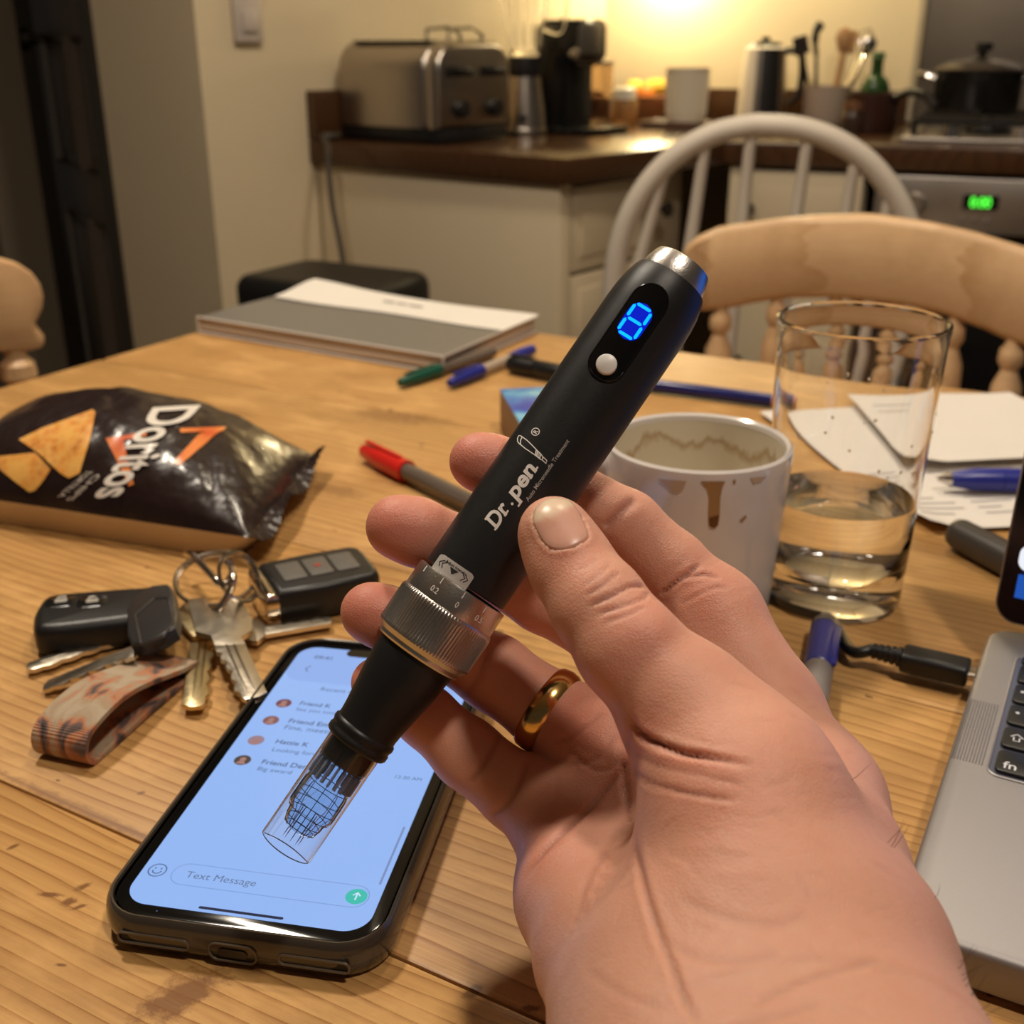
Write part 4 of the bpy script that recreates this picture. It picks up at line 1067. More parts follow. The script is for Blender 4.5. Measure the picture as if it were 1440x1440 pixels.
flat2('scroll_bar', poly2d(rrect(.0007, abs(b.y - a.y), .0003, 3, SW - .0018, (a.y + b.y) / 2)), em('bar', (.18, .26, .50)), scr, .00006)
flat2('speaker_slit', poly2d(rrect(.0004, .0004, .00015, 2, .012, -.0018)), TXT, scr, -.0001)
# cut-outs in the lower end of the case
yb = CY - (BL + .0042) / 2 - .0010
def cut(cx, w_, h_, z):
    M = Matrix(((1, 0, 0, cx), (0, 0, 1, yb), (0, 1, 0, z), (0, 0, 0, 1)))
    rimm = [(p[0], -.0001, p[1]) for p in rrect(w_, h_, h_ * .42, 5)]
    c_ = MB().tube([(cx + p[0], yb - .0002, z + p[2]) for p in rimm], .00042, 6, True).build('case_cutout', mat('case_rim', (.10, .08, .06), .15, spec=.6), ph)
    MB().prism(rrect(w_ - .0004, h_ - .0004, h_ * .4, 5), -.0006, .00004, 0, Matrix(((1, 0, 0, cx), (0, 0, -1, yb + .0001), (0, 1, 0, z), (0, 0, 0, 1)))).build('cutout_hollow', mat('hollow_black', (.003, .003, .003), .5), c_)
cut(CX - .0225, .0205, .0033, .0056); cut(CX + .0235, .0195, .0033, .0056); cut(CX + .0005, .0135, .0056, .0052)
MB().prism(rrect(.0084, .0026, .0012, 5), 0, .0002, 0, Matrix(((1, 0, 0, CX + .0005), (0, 0, -1, yb - .0003), (0, 1, 0, .0052), (0, 0, 0, 1)))).build('charging_port', mat('port_grey', (.05, .05, .05), .3, .8), ph)
# ================================================================ things on the worktop
def KP(a, b, z=0): q = C1 + e2 * a + e1 * b; q.z = ZW + z + .0004; return q
def WPX(u, v, z=0.0): return G(u, v, ZW + z - T) + Vector((0, 0, .0004))
STL = mat('toaster_steel', (.44, .39, .34), .30, 1.0, bump=.04, bscale=300, rvar=.05, vscale=20)
BLKP = mat('black_plastic', (.012, .011, .011), .35)
CHROME = mat('chrome', (.70, .68, .65), .12, 1.0)
GLASS = mat('clear_glass', (1, 1, 1), .0, trans=1, ior=1.45)
# four-slice toaster
tq = KP(.0275, .060); to = thing('toaster', 'brushed steel four-slice toaster at the wall end of the worktop', 'toaster', frame(tq, e2))
TL, TD, TH = .268, .215, .180
MB().box((TL - .01, TD - .01, .026), (TL / 2, TD / 2, .015), .004).build('base', BLKP, to)
bm = MB(); Mx = Matrix(((0, 0, 1, 0), (1, 0, 0, 0), (0, 1, 0, 0), (0, 0, 0, 1)))
oo = []
for (x, y, r, a0) in ((TD, TH, .050, 0), (0, TH, .050, 90)):
    sx = x - r if a0 == 0 else x + r
    for i in range(9): a = math.radians(a0 + 90 * i / 8); oo.append((sx + r * math.cos(a), y - r + r * math.sin(a)))
oo += [(0, .028), (TD, .028)]
bm.prism(oo, 0, TL - .034, .014, Mx, 4); bm.build('body', STL, to)
ed = MB(); ed.prism([(y, z) for y, z in oo], TL - .036, TL, .012, Mx, 4); pe = ed.build('end_panel', STL, to)
for y in (TD * .27, TD * .73):
    MB().box((.003, .075, .018), (TL + .0005, y, .128), .001).build('lever_slot', BLKP, pe)
    MB().box((.022, .040, .010), (TL + .010, y, .128), .003).build('lever', BLKP, to)
    MB().lathe([(0, 0), (.017, 0), (.015, .016), (0, .018)], 20, frame((TL - .001, y, .062), (0, 1, 0), (1, 0, 0))).build('dial', BLKP, to)
for k in range(4):
    MB().box((.20, .024, .004), (TL / 2 - .01, TD * (.17 + .22 * k), TH - .0005), .001).build('slot', BLKP, to)
rk = MB()
for y in (TD * .55, TD * .85): rk.tube([(TL * .5, y, TH), (TL * .5, y, TH + .022), (TL * .72, y, TH + .026), (TL * .82, y, TH + .012), (TL * .82, y, TH)], .0035, 8)
for k in range(3): rk.tube([(TL * (.52 + .1 * k), TD * .55, TH + .024), (TL * (.52 + .1 * k), TD * .85, TH + .024)], .003, 8)
rk.build('bun_rack', CHROME, to)
# mains cable hanging from the toaster past the cabinet end
cpts = [KP(.034, .052, .008), KP(.033, .03, .007), KP(.030, .010, .008), P(461, 205, 2.16), P(462, 235, 2.155), P(468, 290, 2.16), P(480, 352, 2.16), P(492, 430, 2.17)]
cpts = [Vector(p) for p in cpts]
cpts = [Vector(p) for p in catmull([tuple(p) for p in cpts], 8)]
tag(MB().tube(cpts, .0055, 8).build('power_cable', mat('cable_brown_grey', (.06, .048, .034), .5)), 'dark cable hanging down the cream cabinet end from the toaster', 'cable')
# blender
bq = WPX(737, 190); bl = thing('blender', 'glass jug blender on a flared steel base between toaster and coffee machine', 'blender', Matrix.Translation(bq))
MB().lathe([(0, 0), (.046, 0), (.047, .010), (.045, .016)] + [(.045, .016), (.042, .05), (.036, .09), (.033, .115), (0, .115)], 40).build('base', STL, bl)
MB().lathe([(0, .114), (.034, .114), (.037, .128), (.034, .150), (.030, .152), (0, .152)], 32).build('collar', BLKP, bl)
MB().lathe([(0, .154), (.028, .154), (.031, .160), (.052, .300), (.053, .312), (.0505, .312), (.049, .300), (.0285, .164), (0, .162)], 40).build('jug', GLASS, bl)
MB().lathe([(0, .311), (.054, .311), (.055, .330), (.030, .334), (.028, .348), (0, .350)], 32).build('lid', BLKP, bl)
rb_j = MB()
for i in range(12):
    a = 2 * math.pi * i / 12; rb_j.tube([(.0325 * math.cos(a), .0325 * math.sin(a), .170), (.0515 * math.cos(a), .0515 * math.sin(a), .290)], .0018, 6)
rb_j.build('jug_ribs', GLASS, bl)
hx = Vector((.9, -.2, 0)).normalized()
hpts = [hx * r + UPZ * z for r, z in ((.049, .298), (.072, .300), (.080, .280), (.080, .225), (.070, .198), (.042, .205))]
MB().tube([tuple(p) for p in catmull([tuple(p) for p in hpts], 6)], .0065, 10).build('jug_handle', GLASS, bl)
MB().lathe([(0, 0), (.010, 0), (.009, .008), (0, .009)], 16, frame(Vector((0, 0, .035)) + Vector((-.1, -1, 0)).normalized() * .0425, (1, 0, 0), (-.1, -1, .1))).build('dial', BLKP, bl)
# pod coffee machine
cq = WPX(804, 186); cm = thing('coffee_machine', 'tall black pod coffee machine beside the lit corner', 'coffee machine', frame(cq, e2))
DKB = mat('coffee_black', (.008, .008, .008), .22)
MB().box((.120, .150, .014), (.035, 0, .007), .003).build('drip_tray', DKB, cm)
MB().prism([(-.062, 0.004), (.022, .004), (.022, .130), (.048, .140), (.056, .155), (.056, .208), (.048, .222), (-.052, .222), (-.062, .212)], -.045, .045, .008, Matrix(((1, 0, 0, 0), (0, 0, -1, 0), (0, 1, 0, 0), (0, 0, 0, 1))), 3).build('body', DKB, cm)
MB().lathe([(0, 0), (.012, 0), (.014, .006), (.010, .012), (0, .013)], 20, frame((.040, -.045, .155), (1, 0, 0), (0, -1, 0))).build('button', CHROME, cm)
MB().box((.020, .070, .062), (.050, -.012, .184), .008).build('pod_lever', mat('coffee_grey', (.11, .095, .08), .3, .3), cm)
# storage jar on the machine tray
jq = WPX(838, 181); jr = thing('storage_jar', 'brown-tinted glass storage jar in front of the black coffee machine', 'jar', Matrix.Translation(jq + UPZ * .0142))
MB().lathe([(0, 0), (.034, 0), (.036, .004), (.036, .118), (.033, .120), (.0335, .006), (0, .004)], 36).build('glass_body', mat('jar_glass', (.78, .66, .52), .05, trans=1, ior=1.3), jr)
MB().lathe([(0, .0065), (.032, .0065), (.032, .050), (0, .052)], 24).build('contents', mat('jar_contents', (.19, .085, .05), .7), jr)
MB().lathe([(0, .118), (.035, .118), (.037, .121), (.036, .126), (0, .127)], 36).build('lid', mat('jar_lid', (.42, .36, .28), .4, .7), jr)
# sugar jar with white lid
sq = WPX(877, 177); sj = thing('lidded_jar', 'small amber glass jar with a white lid left of the fruit bowl', 'jar', Matrix.Translation(sq))
MB().lathe([(0, 0), (.028, 0), (.031, .006), (.031, .052), (.026, .058), (.024, .058), (.028, .050), (.028, .008), (0, .005)], 28).build('glass_body', mat('amber_glass', (.80, .52, .22), .08, trans=.8, ior=1.3), sj)
MB().lathe([(0, .058), (.027, .058), (.027, .078), (.020, .084), (0, .086)], 28).build('lid', mat('jar_lid_white', (.80, .74, .62), .4), sj)
# fruit bowl and fruit
fq = WPX(912, 168, 0); fb = thing('fruit_bowl', 'brown wooden fruit bowl below the lamp glow', 'bowl', Matrix.Translation(fq))
MB().lathe([(0, 0), (.032, 0), (.034, .004), (.055, .030), (.066, .055), (.063, .056), (.050, .032), (.030, .010), (0, .008)], 36).build('bowl', mat('bowl_wood', (.30, .12, .05), .4, var=.2, vscale=40), fb)
ORA = mat('orange_peel', (.85, .27, .03), .45, bump=.3, bscale=600); YEL = mat('banana_skin', (.85, .56, .06), .45, var=.1, vscale=60)
def fruit(name, label, cat, p, r, m, grp=None, sq=(1, 1, .95)):
    t = thing(name, label, cat, Matrix.Translation(p), grp)
    n = 10; b = MB(); b.lathe([(0, -r * sq[2])] + [(r * math.sin(math.pi * i / n), -r * sq[2] * math.cos(math.pi * i / n)) for i in range(1, n)] + [(0, r * sq[2] * .96)], 20); b.build('flesh', m, t)
    MB().lathe([(0, 0), (.0035, 0), (.003, .003), (0, .0035)], 8, Matrix.Translation((0, 0, r * sq[2] * .96 - .0005))).build('stalk', mat('stalk', (.2, .12, .04), .6), t)
    return t
fruit('orange', 'round orange near the left rim of the fruit bowl', 'orange', fq + Vector((-.014, -.022, .058)), .026, ORA)
fruit('lemon', 'yellow lemon leaning highest at the back of the fruit bowl', 'lemon', fq + Vector((-.034, .026, .070)), .025, mat('lemon_peel', (.88, .66, .08), .4, bump=.2, bscale=500))
def banana(label, off, a):
    t = thing('banana', label, 'banana', rotz(fq + Vector(off), a), 'bananas in the fruit bowl')
    pts = [(.050 * math.sin(x), 0, .030 * math.cos(x) * 1.0) for x in np.linspace(-1.15, 1.15, 12)]
    b = MB(); b.tube(pts, [.004, .009, .012, .0135, .014, .014, .014, .014, .0135, .012, .009, .0045], 8); b.build('skin', YEL, t)
    MB().tube([(.0455, 0, .0125), (.054, 0, .004)], .0035, 6).build('stalk', mat('banana_stalk', (.35, .25, .06), .6), t)
banana('yellow banana lying over the front rim of the fruit bowl', (.022, -.016, .046), .3)
banana('yellow banana arching behind another banana in the fruit bowl', (.020, .018, .052), .15)
# tray with ribbed canister
tr = WPX(950, 179); ty = thing('tray', 'small dark wooden tray under the cream canister', 'tray', frame(tr, e2b))
MB().prism(rrect(.15, .11, .02, 5), 0, .010, .003).build('board', mat('tray_wood', (.13, .065, .04), .35, var=.2, vscale=30), ty)
MB().tube([(p[0], p[1], .011) for p in rrect(.146, .106, .02, 5)], .003, 6, True).build('rim', mat('tray_rim', (.10, .05, .03), .35), ty)
cn = thing('canister', 'cream ribbed ceramic canister on the small tray', 'canister', Matrix.Translation(WPX(963, 179) + UPZ * .0102))
CER = mat('cream_ceramic', (.72, .64, .50), .35)
V, F = [], []
prof = [(.036, 0), (.043, .003), (.0445, .010), (.046, .030), (.0475, .085), (.049, .112), (.050, .116), (.047, .116), (.0445, .085), (.042, .010), (0.0, .006)]
cb = MB(); cb.lathe([(0, 0)] + prof, 48); cb.build('body', CER, cn)
rbm = MB()
for i in range(32):
    a = 2 * math.pi * i / 32; rbm.tube([(.0450 * math.cos(a), .0450 * math.sin(a), .018), (.0465 * math.cos(a), .0465 * math.sin(a), .06), (.0482 * math.cos(a), .0482 * math.sin(a), .100)], .0016, 6)
rbm.build('ribs', CER, cn)
# kettle
kq = WPX(1068, 174); ke = thing('kettle', 'white and steel jug kettle with black strip beside the utensil pot', 'kettle', Matrix.Translation(kq))
MB().lathe([(0, 0), (.060, 0), (.061, .006), (.058, .012), (0, .012)], 40).build('base', BLKP, ke)
MB().lathe([(0, .013), (.056, .013), (.057, .02), (.051, .12), (.047, .165), (.040, .170), (0, .171)], 48).build('body', mat('kettle_white', (.78, .72, .62), .30), ke)
sv = Vector((.75, -.66, 0)).normalized(); sd = Vector((-sv.y, sv.x, 0))
def kstrip(a0, a1, rr):
    V, F = [], []; n = 12
    zs_ = [.016, .05, .09, .13, .165]; rs_ = [.057, .0555, .053, .0505, .0475]
    for z, r in zip(zs_, rs_):
        for i in range(n + 1): a = a0 + (a1 - a0) * i / n; V.append(((r + rr) * math.cos(a), (r + rr) * math.sin(a), z))
    for k in range(4):
        for i in range(n): q = k * (n + 1) + i; F.append((q, q + 1, q + n + 2, q + n + 1))
    return MB().add(V, F)
kstrip(-2.10, .45, .0008).build('steel_panel', STL, ke); kstrip(-1.85, -1.05, .0016).build('black_strip', BLKP, ke)
MB().tube([tuple(p) for p in catmull([(.046, -.012, .160), (.075, -.02, .158), (.084, -.023, .13), (.082, -.022, .07), (.062, -.016, .045)], 6)], .008, 10).build('handle', BLKP, ke)
MB().lathe([(0, .170), (.040, .170), (.034, .178), (.010, .181), (.010, .190), (0, .191)], 32).build('lid', BLKP, ke)
# utensil pot and what stands in it
uq = WPX(1157, 176); up_ = thing('utensil_pot', 'pale stoneware utensil pot with kitchen tools in it', 'pot', Matrix.Translation(uq))
MB().lathe([(0, 0), (.046, 0), (.049, .004), (.050, .080), (.052, .086), (.048, .086), (.045, .010), (0, .008)], 36).build('body', mat('stoneware', (.50, .40, .33), .45), up_)
WSP = mat('spoon_wood', (.40, .22, .10), .5, var=.15, vscale=40)
def tool(name, label, cat, x, y, lean, m, head):
    t = thing(name, label, cat, Matrix.Translation(uq + Vector((x, y, .010)))); d = Vector((lean[0], lean[1], 1)).normalized()
    MB().tube([(0, 0, 0), tuple(d * .085), tuple(d * .150)], [.0045, .0045, .004], 8).build('handle', m, t)
    Mh = Matrix.Translation(d * .148) @ (Vector((0, 0, 1)).rotation_difference(d).to_matrix().to_4x4())
    head(Mh).build('head', m, t)
BKN = mat('nylon_black', (.02, .014, .012), .35)
spoon = lambda w_, h_: (lambda M: MB().lathe([(0, 0), (w_ * .5, h_ * .12), (w_, h_ * .5), (w_ * .8, h_ * .85), (0, h_)], 18, M @ Matrix.Diagonal((1, .28, 1, 1))))
flat_ = lambda w_, h_: (lambda M: MB().box((w_, .004, h_), (0, 0, h_ / 2), .0015, 1, M))
def sum_whisk(M):
    b = MB()
    for k in range(4):
        a = math.pi * k / 4; b.tube([(x * math.cos(a), x * math.sin(a), z) for x, z in ((.003, 0), (.017, .030), (.015, .050), (0, .060), (-.015, .050), (-.017, .030), (-.003, 0))], .0011, 5, M=M)
    return b
tool('ladle', 'black nylon ladle curving up tallest from the utensil pot', 'ladle', -.018, .006, (-.05, .1), BKN, lambda M: MB().tube([tuple(p) for p in catmull([(0, 0, -.006), (-.004, 0, .02), (-.002, 0, .045), (.010, 0, .062)], 5)], [.006] * 6 + [.009] * 5 + [.011] * 4 + [.006], 10, M=M))
tool('spatula', 'black spatula leaning left out of the utensil pot', 'spatula', -.024, -.012, (-.28, .02), BKN, flat_(.034, .040))
tool('wooden_spoon', 'wooden spoon standing upright at the right of the utensil pot', 'spoon', .016, .010, (.10, .05), WSP, spoon(.020, .055))
tool('wooden_spatula', 'flat wooden spatula behind the steel spoon in the utensil pot', 'spatula', .022, .022, (.16, .1), WSP, flat_(.040, .05))
tool('steel_spoon', 'shiny steel spoon leaning right out of the utensil pot', 'spoon', .024, -.012, (.36, -.05), CHROME, spoon(.016, .045))
tool('whisk', 'steel whisk with wire loops highest on the right of the pot', 'whisk', .030, .004, (.30, .05), CHROME, lambda M: sum_whisk(M))
# green bottle, dark jar, saucepan
gq = WPX(1224, 180); gb = thing('bottle', 'green glass bottle between the utensils and the splashback', 'bottle', Matrix.Translation(gq))
MB().lathe([(0, 0), (.030, 0), (.032, .005), (.032, .085), (.026, .100), (.013, .112), (.012, .138), (.0135, .140), (.0135, .146), (0, .146)], 28).build('glass_body', mat('bottle_green', (.03, .09, .025), .12, trans=.25, ior=1.45), gb)
MB().lathe([(.0325, .02), (.0326, .075)], 28).build('paper_label', mat('bottle_label', (.16, .22, .15), .5, var=.5, vscale=60), gb)
MB().lathe([(0, .1465), (.014, .1465), (.014, .158), (0, .159)], 20).build('cap', mat('bottle_cap', (.06, .14, .05), .4), gb)
dq = WPX(1197, 187); dj = thing('spice_jar', 'dark brown spice jar with a coppery lid in front of the green bottle', 'jar', Matrix.Translation(dq))
MB().lathe([(0, 0), (.021, 0), (.023, .004), (.023, .040), (.018, .046), (0, .046)], 24).build('glass_body', mat('jar_dark', (.05, .03, .02), .15), dj)
MB().lathe([(0, .046), (.022, .046), (.022, .062), (0, .063)], 24).build('lid', mat('lid_copper', (.26, .13, .07), .35, .5), dj)
sq_ = KC + e2b * .235 + e1b * .36; sq_.z = ZW + .0004
sp = thing('saucepan', 'small dark reddish saucepan with a black handle left of the hob', 'saucepan', Matrix.Translation(sq_))
MB().lathe([(0, 0), (.050, 0), (.054, .005), (.056, .075), (.058, .078), (.054, .078), (.051, .008), (0, .006)], 36).build('body', mat('pan_maroon', (.055, .022, .016), .3), sp)
hv = (e2b * .8 - e1b * .6).normalized()
MB().tube([tuple(p) for p in catmull([tuple(hv * .055 + UPZ * .068), tuple(hv * .09 + UPZ * .082), tuple(hv * .135 + UPZ * .080), tuple(hv * .165 + UPZ * .058)], 6)], .0085, 10).build('handle', BLKP, sp)
# gas hob with pot
ho_ = KC + e2b * .32 + e1b * .085; ho_.z = ZW + .0004
hb_ = thing('gas_hob', 'steel gas hob with black pan supports above the oven', 'hob', frame(ho_, e2b))
HWd, HDp = .56, .48
MB().box((HWd, HDp, .010), (HWd / 2, HDp / 2, .005), .003).build('hob_plate', OVS, hb_)
for k in range(4):
    x, y = HWd * (.27 if k % 2 == 0 else .73), HDp * (.32 if k < 2 else .74)
    MB().lathe([(0, .010), (.045, .010), (.045, .018), (.032, .020), (.030, .028), (0, .029)], 24, Matrix.Translation((x, y, 0))).build('burner', BLKP, hb_)
for x0 in (.02, HWd / 2 + .005):
    g_ = MB(); w2 = HWd / 2 - .025
    g_.tube([(x0, .05, .036), (x0 + w2, .05, .036), (x0 + w2, HDp - .02, .036), (x0, HDp - .02, .036)], .006, 6, True)
    for y in (.15, .34): g_.tube([(x0, y, .038), (x0 + w2, y, .038)], .006, 6)
    g_.tube([(x0 + w2 / 2, .05, .038), (x0 + w2 / 2, HDp - .02, .038)], .006, 6)
    for (x, y) in ((x0, .05), (x0 + w2, .05), (x0, HDp - .02), (x0 + w2, HDp - .02)): g_.tube([(x, y, .009), (x, y, .036)], .007, 6)
    g_.build('pan_support', BLKP, hb_)
for k in range(4): MB().lathe([(0, .010), (.016, .010), (.014, .030), (0, .031)], 18, Matrix.Translation((.09 + .125 * k, .024, 0))).build('hob_knob', CHROME if k == 0 else OVS, hb_)
pq_ = KC + e2b * .44 + e1b * .40; pq_.z = ZW + .0442
pt = thing('stock_pot', 'black lidded pot standing on the gas hob', 'pot', frame(pq_, e2b))
ENB = mat('enamel_black', (.010, .009, .009), .25)
MB().lathe([(0, 0), (.080, 0), (.085, .006), (.087, .075), (.090, .080), (.085, .080), (.082, .008), (0, .006)], 44).build('body', ENB, pt)
MB().lathe([(0, .0805), (.089, .0805), (.089, .084), (.070, .096), (.030, .104), (0, .105)], 44).build('lid', mat('lid_smoky', (.10, .085, .075), .12, .6), pt)
MB().lathe([(0, .105), (.008, .105), (.009, .116), (.019, .120), (.019, .134), (0, .137)], 20).build('lid_knob', BLKP, pt)
for s_ in (-1, 1): MB().tube([tuple(p) for p in catmull([(s_ * .086, -.026, .064), (s_ * .112, -.022, .072), (s_ * .116, 0, .074), (s_ * .112, .022, .072), (s_ * .086, .026, .064)], 5)], .006, 8).build('pot_handle', CHROME if s_ < 0 else ENB, pt)
# black bin in front of the cabinet end
bA = P(330, 400, 1.72); zb2 = bA.z
bin_c = G(468, 384, zb2 - T)
bn = thing('bin', 'black plastic bin with a domed lid behind the folder', 'bin', frame((bin_c.x, bin_c.y, 0), d1))
bw_, bd_ = .265, .20
BINM = mat('bin_black', (.007, .0065, .006), .45)
MB().box((bw_ - .012, bd_ - .012, zb2 - .05), (0, 0, (zb2 - .05) / 2), .02, 3).build('bin_body', BINM, bn)
MB().prism(rrect(bw_, bd_, .035, 6), zb2 - .065, zb2, .022, None, 5).build('bin_lid', BINM, bn)
# ================================================================ things on the table
def TQ(u, v, z=0.0): return G(u, v, z)
def ang(a, b): return math.atan2(b.y - a.y, b.x - a.x)
# ---- snack bag
FR = G(441, 634, .012); FL = G(92, 592, .012); NR = G(352, 775, .008); NL = FL + (NR - FR)
FL = FL + (FL - FR) * .02
BX = (FL - FR); BLn = BX.length * 1.12; bx = BX.normalized()          # from the sealed right end to the left end
BY = (NR - FR); BWd = BY.length; by = BY.normalized()
def plan(s, r):                      # s 0 right end .. 1 left end, r 0 far edge .. 1 near edge
    q = FR + bx * BLn * s + by * BWd * r
    pin = .10 * (1 - min(1, min(s, 1 - s) / .30)) ** 1.5             # ends are full width, the middle draws in
    k = (r - .5); q -= by * BWd * k * 2 * (.035 - .35 * .1 + pin * 0)
    return q
def bagh(s, r):
    a = max(0, 4 * s * (1 - s)); b = max(0, 4 * r * (1 - r))
    return .054 * a ** .62 * b ** .55
def wr(s, r, seed):
    x, y = s * BLn, r * BWd
    n = noise.noise(Vector((x * 22 + seed, y * 22, 0))) * .0022 + abs(noise.noise(Vector((x * 55, y * 38, seed)))) * .0020
    e = math.exp(-s / .16) * 1.0 + math.exp(-(1 - s) / .12)
    n += e * .0011 * math.sin(r * 30 + 5 * noise.noise(Vector((x * 14, y * 16, seed + 3))))
    n += abs(noise.noise(Vector((x * 120, y * 95, seed + 9)))) * .0022 * math.exp(-s / .22)
    n -= .0055 * math.exp(-((s - .30 - .22 * (r - .5)) / .030) ** 2) * max(0, r - .25) + .004 * math.exp(-((s - .20 + .3 * (r - .6)) / .022) ** 2) * max(0, r - .2)
    n += .0040 * math.exp(-((s - .25 - .16 * (r - .5)) / .022) ** 2) * max(0, r - .25)
    return n * min(1, 8 * min(r, 1 - r) + .1)
def bag_top(s, r):
    s = min(max(s, 0), 1); r = min(max(r, 0), 1)
    q = plan(s, r); h = bagh(s, r); q = q.copy(); ed = .010 + .005 * r
    q.z = T + ed + h * .80 + wr(s, r, 1.3) * (h / .05 + .15)
    return q
def bag_bot(s, r):
    q = plan(s, r); h = bagh(s, r); q = q.copy(); ed = .010 + .005 * r
    if r > .5: q = q - by * BWd * .0
    q.z = max(T + .0006, T + ed - h * 1.3 + .15 * wr(s, r, 7.7)); return q
bag = thing('snack_bag', 'crumpled dark brown foil bag of tortilla chips lying beside the keys', 'snack bag', frame((FR.x, FR.y, T), bx))
BI = bag.matrix_world.inverted()
FOIL = NT('bag_foil'); FOIL.b.inputs['Base Color'].default_value = (.020, .0105, .010, 1); FOIL.b.inputs['Roughness'].default_value = .30; FOIL.b.inputs['Specular IOR Level'].default_value = .35; FOIL.b.inputs['Coat Weight'].default_value = .2; FOIL.b.inputs['Coat Roughness'].default_value = .12
tcf = FOIL.n('TexCoord').outputs['Object']; FOIL.link(FOIL.bump(FOIL.noise(tcf, 38, 3, .5), .5, .006), 'Normal'); FOIL = FOIL.m
BACKM = mat('bag_back_cream', (.62, .50, .38), .32, bump=.4, bscale=50, var=.12, vscale=25)
n1_, n2_ = 96, 72
def grid_fn(fn, ns, nr):
    V = [BI @ fn(i / ns, j / nr) for i in range(ns + 1) for j in range(nr + 1)]
    F = [(i * (nr + 1) + j, (i + 1) * (nr + 1) + j, (i + 1) * (nr + 1) + j + 1, i * (nr + 1) + j + 1) for i in range(ns) for j in range(nr)]
    return V, F
V, F = grid_fn(bag_top, n1_, n2_); F = [f[::-1] for f in F]
fp = mesh_obj('front_panel', V, F, FOIL, bag, True, None)
V, F = grid_fn(bag_bot, 48, 40)
bp_ = mesh_obj('back_panel', V, F, BACKM, bag, True, None); bp_['label'] = 'cream printed back of the bag'
for (s0, nm) in ((0.0, 'end_seal'), (1.0, 'end_seal')):               # crimped seals
    b = MB(); V = []; F = []; m = 60; dd_ = -1 if s0 == 0 else 1
    for j in range(m + 1):
        base = plan(s0, j / m); base.z = T + .010 + .005 * j / m
        for k, o_ in enumerate((0, .002, .005, .008)):
            q = base + bx * o_ * dd_; q.z += .0012 * math.sin(j * 1.9 + k) + .004 * math.sin(j * .21) * k / 3 + (.006 * k / 3 * math.exp(-((j / m) / .08) ** 2))
            V.append(BI @ q)
    for j in range(m):
        for k in range(3): a = j * 4 + k; F.append((a, a + 1, a + 5, a + 4))
    mesh_obj(nm, V, F, FOIL, bag, True, None)
def bag_uv(u, v):                    # where the sight line of a printed point meets the bag front
    r_ = ray(u, v); A2 = np.linalg.inv(np.array([[bx.x * BLn, by.x * BWd], [bx.y * BLn, by.y * BWd]]))
    ta, tb_ = (T + .085 - CAM.z) / r_.z, (T + .006 - CAM.z) / r_.z
    def at(t):
        q = CAM + r_ * t; w_ = q - FR; s, r = A2 @ np.array([w_.x, w_.y]); return float(s), float(r), q.z
    lo_t, hit = ta, None
    for k in range(1, 33):
        t = ta + (tb_ - ta) * k / 32; s, r, z = at(t)
        if -.02 <= s <= 1.02 and -.02 <= r <= 1.02 and z < bag_top(s, r).z: hit = t; break
        lo_t = t
    if hit is None: s, r, z = at(tb_); return s, r
    for _ in range(9):
        m = (lo_t + hit) / 2; s, r, z = at(m)
        if z < bag_top(s, r).z: hit = m
        else: lo_t = m
    s, r, z = at(hit); return s, r
def on_bag(h=.0006):
    def f(u, v):
        s, r = bag_uv(u, v); a = bag_top(s, r); du = bag_top(s + .01, r) - a; dv = bag_top(s, r + .01) - a; n = du.cross(dv).normalized()
        if n.z < 0: n = -n
        return BI @ (a + n * h)
    return f
LETW = mat('bag_letter_white', (.78, .72, .64), .3); EDGEO = mat('bag_orange', (.80, .20, .04), .3)
g = NT('tortilla_print'); tcg = g.n('TexCoord').outputs['Object']
vo = g.n('TexVoronoi', i_Scale=240.0); g.nt.links.new(tcg, vo.inputs['Vector'])
g.link(g.mix(g.math('MULTIPLY', vo.outputs['Distance'], .9), g.ramp(g.noise(tcg, 60, 4, .6), [(.35, (.42, .085, .012)), (.5, (.75, .27, .04)), (.65, (.85, .45, .10))]), (.85, .50, .14)), 'Base Color'); g.b.inputs['Roughness'].default_value = .35; TORT = g.m
# bright flame triangle of the emblem
g = NT('flame_print'); tcg = g.n('TexCoord').outputs['Object']
g.link(g.ramp(g.noise(tcg, 38, 2, .5), [(.35, (.62, .10, .02)), (.55, (.85, .28, .07)), (.72, (.95, .62, .32))]), 'Base Color'); g.b.inputs['Roughness'].default_value = .3; FLAM = g.m
decal('flame_triangle', join2d(poly2d([(149, 617), (173, 617), (189, 681), (182, 684)]), poly2d([(149, 617), (206, 608), (206, 614), (154, 623)]), poly2d([(253, 603), (318, 601), (313, 607), (253, 609)]), poly2d([(318, 602), (303, 612), (253, 655), (243, 651), (281, 610)])), on_bag(.0005), FLAM, fp, 8)
decal('chip_picture', poly2d([(27, 619), (60, 603), (131, 577), (135, 581), (127, 620), (113, 666), (98, 673), (86, 666), (55, 638)]), on_bag(.0007), TORT, fp, 7)
decal('chip_picture', poly2d([(-6, 645), (0, 642), (50, 637), (72, 660), (62, 676), (50, 690), (42, 692), (20, 676), (-6, 655)]), on_bag(.0005), TORT, fp, 7)
vf = text2d('Doritos', 1.0, .022); xs = [x for x, y in vf[0]]; wmax = max(xs)
def ptxt(x, y):
    t = x / wmax; k = 1 - .20 * t
    ou, ov_ = 222 - 84 * t, 573 + 128 * t
    return ou - 4 + y / .73 * 68 * k, ov_ - y / .73 * 4 * k
V2 = [ptxt(x, y) for x, y in vf[0]]
bm_v = (V2, vf[1])
decal('lettering', bm_v, on_bag(.0010), LETW, fp, 6)['label'] = 'large white letters down the bag'
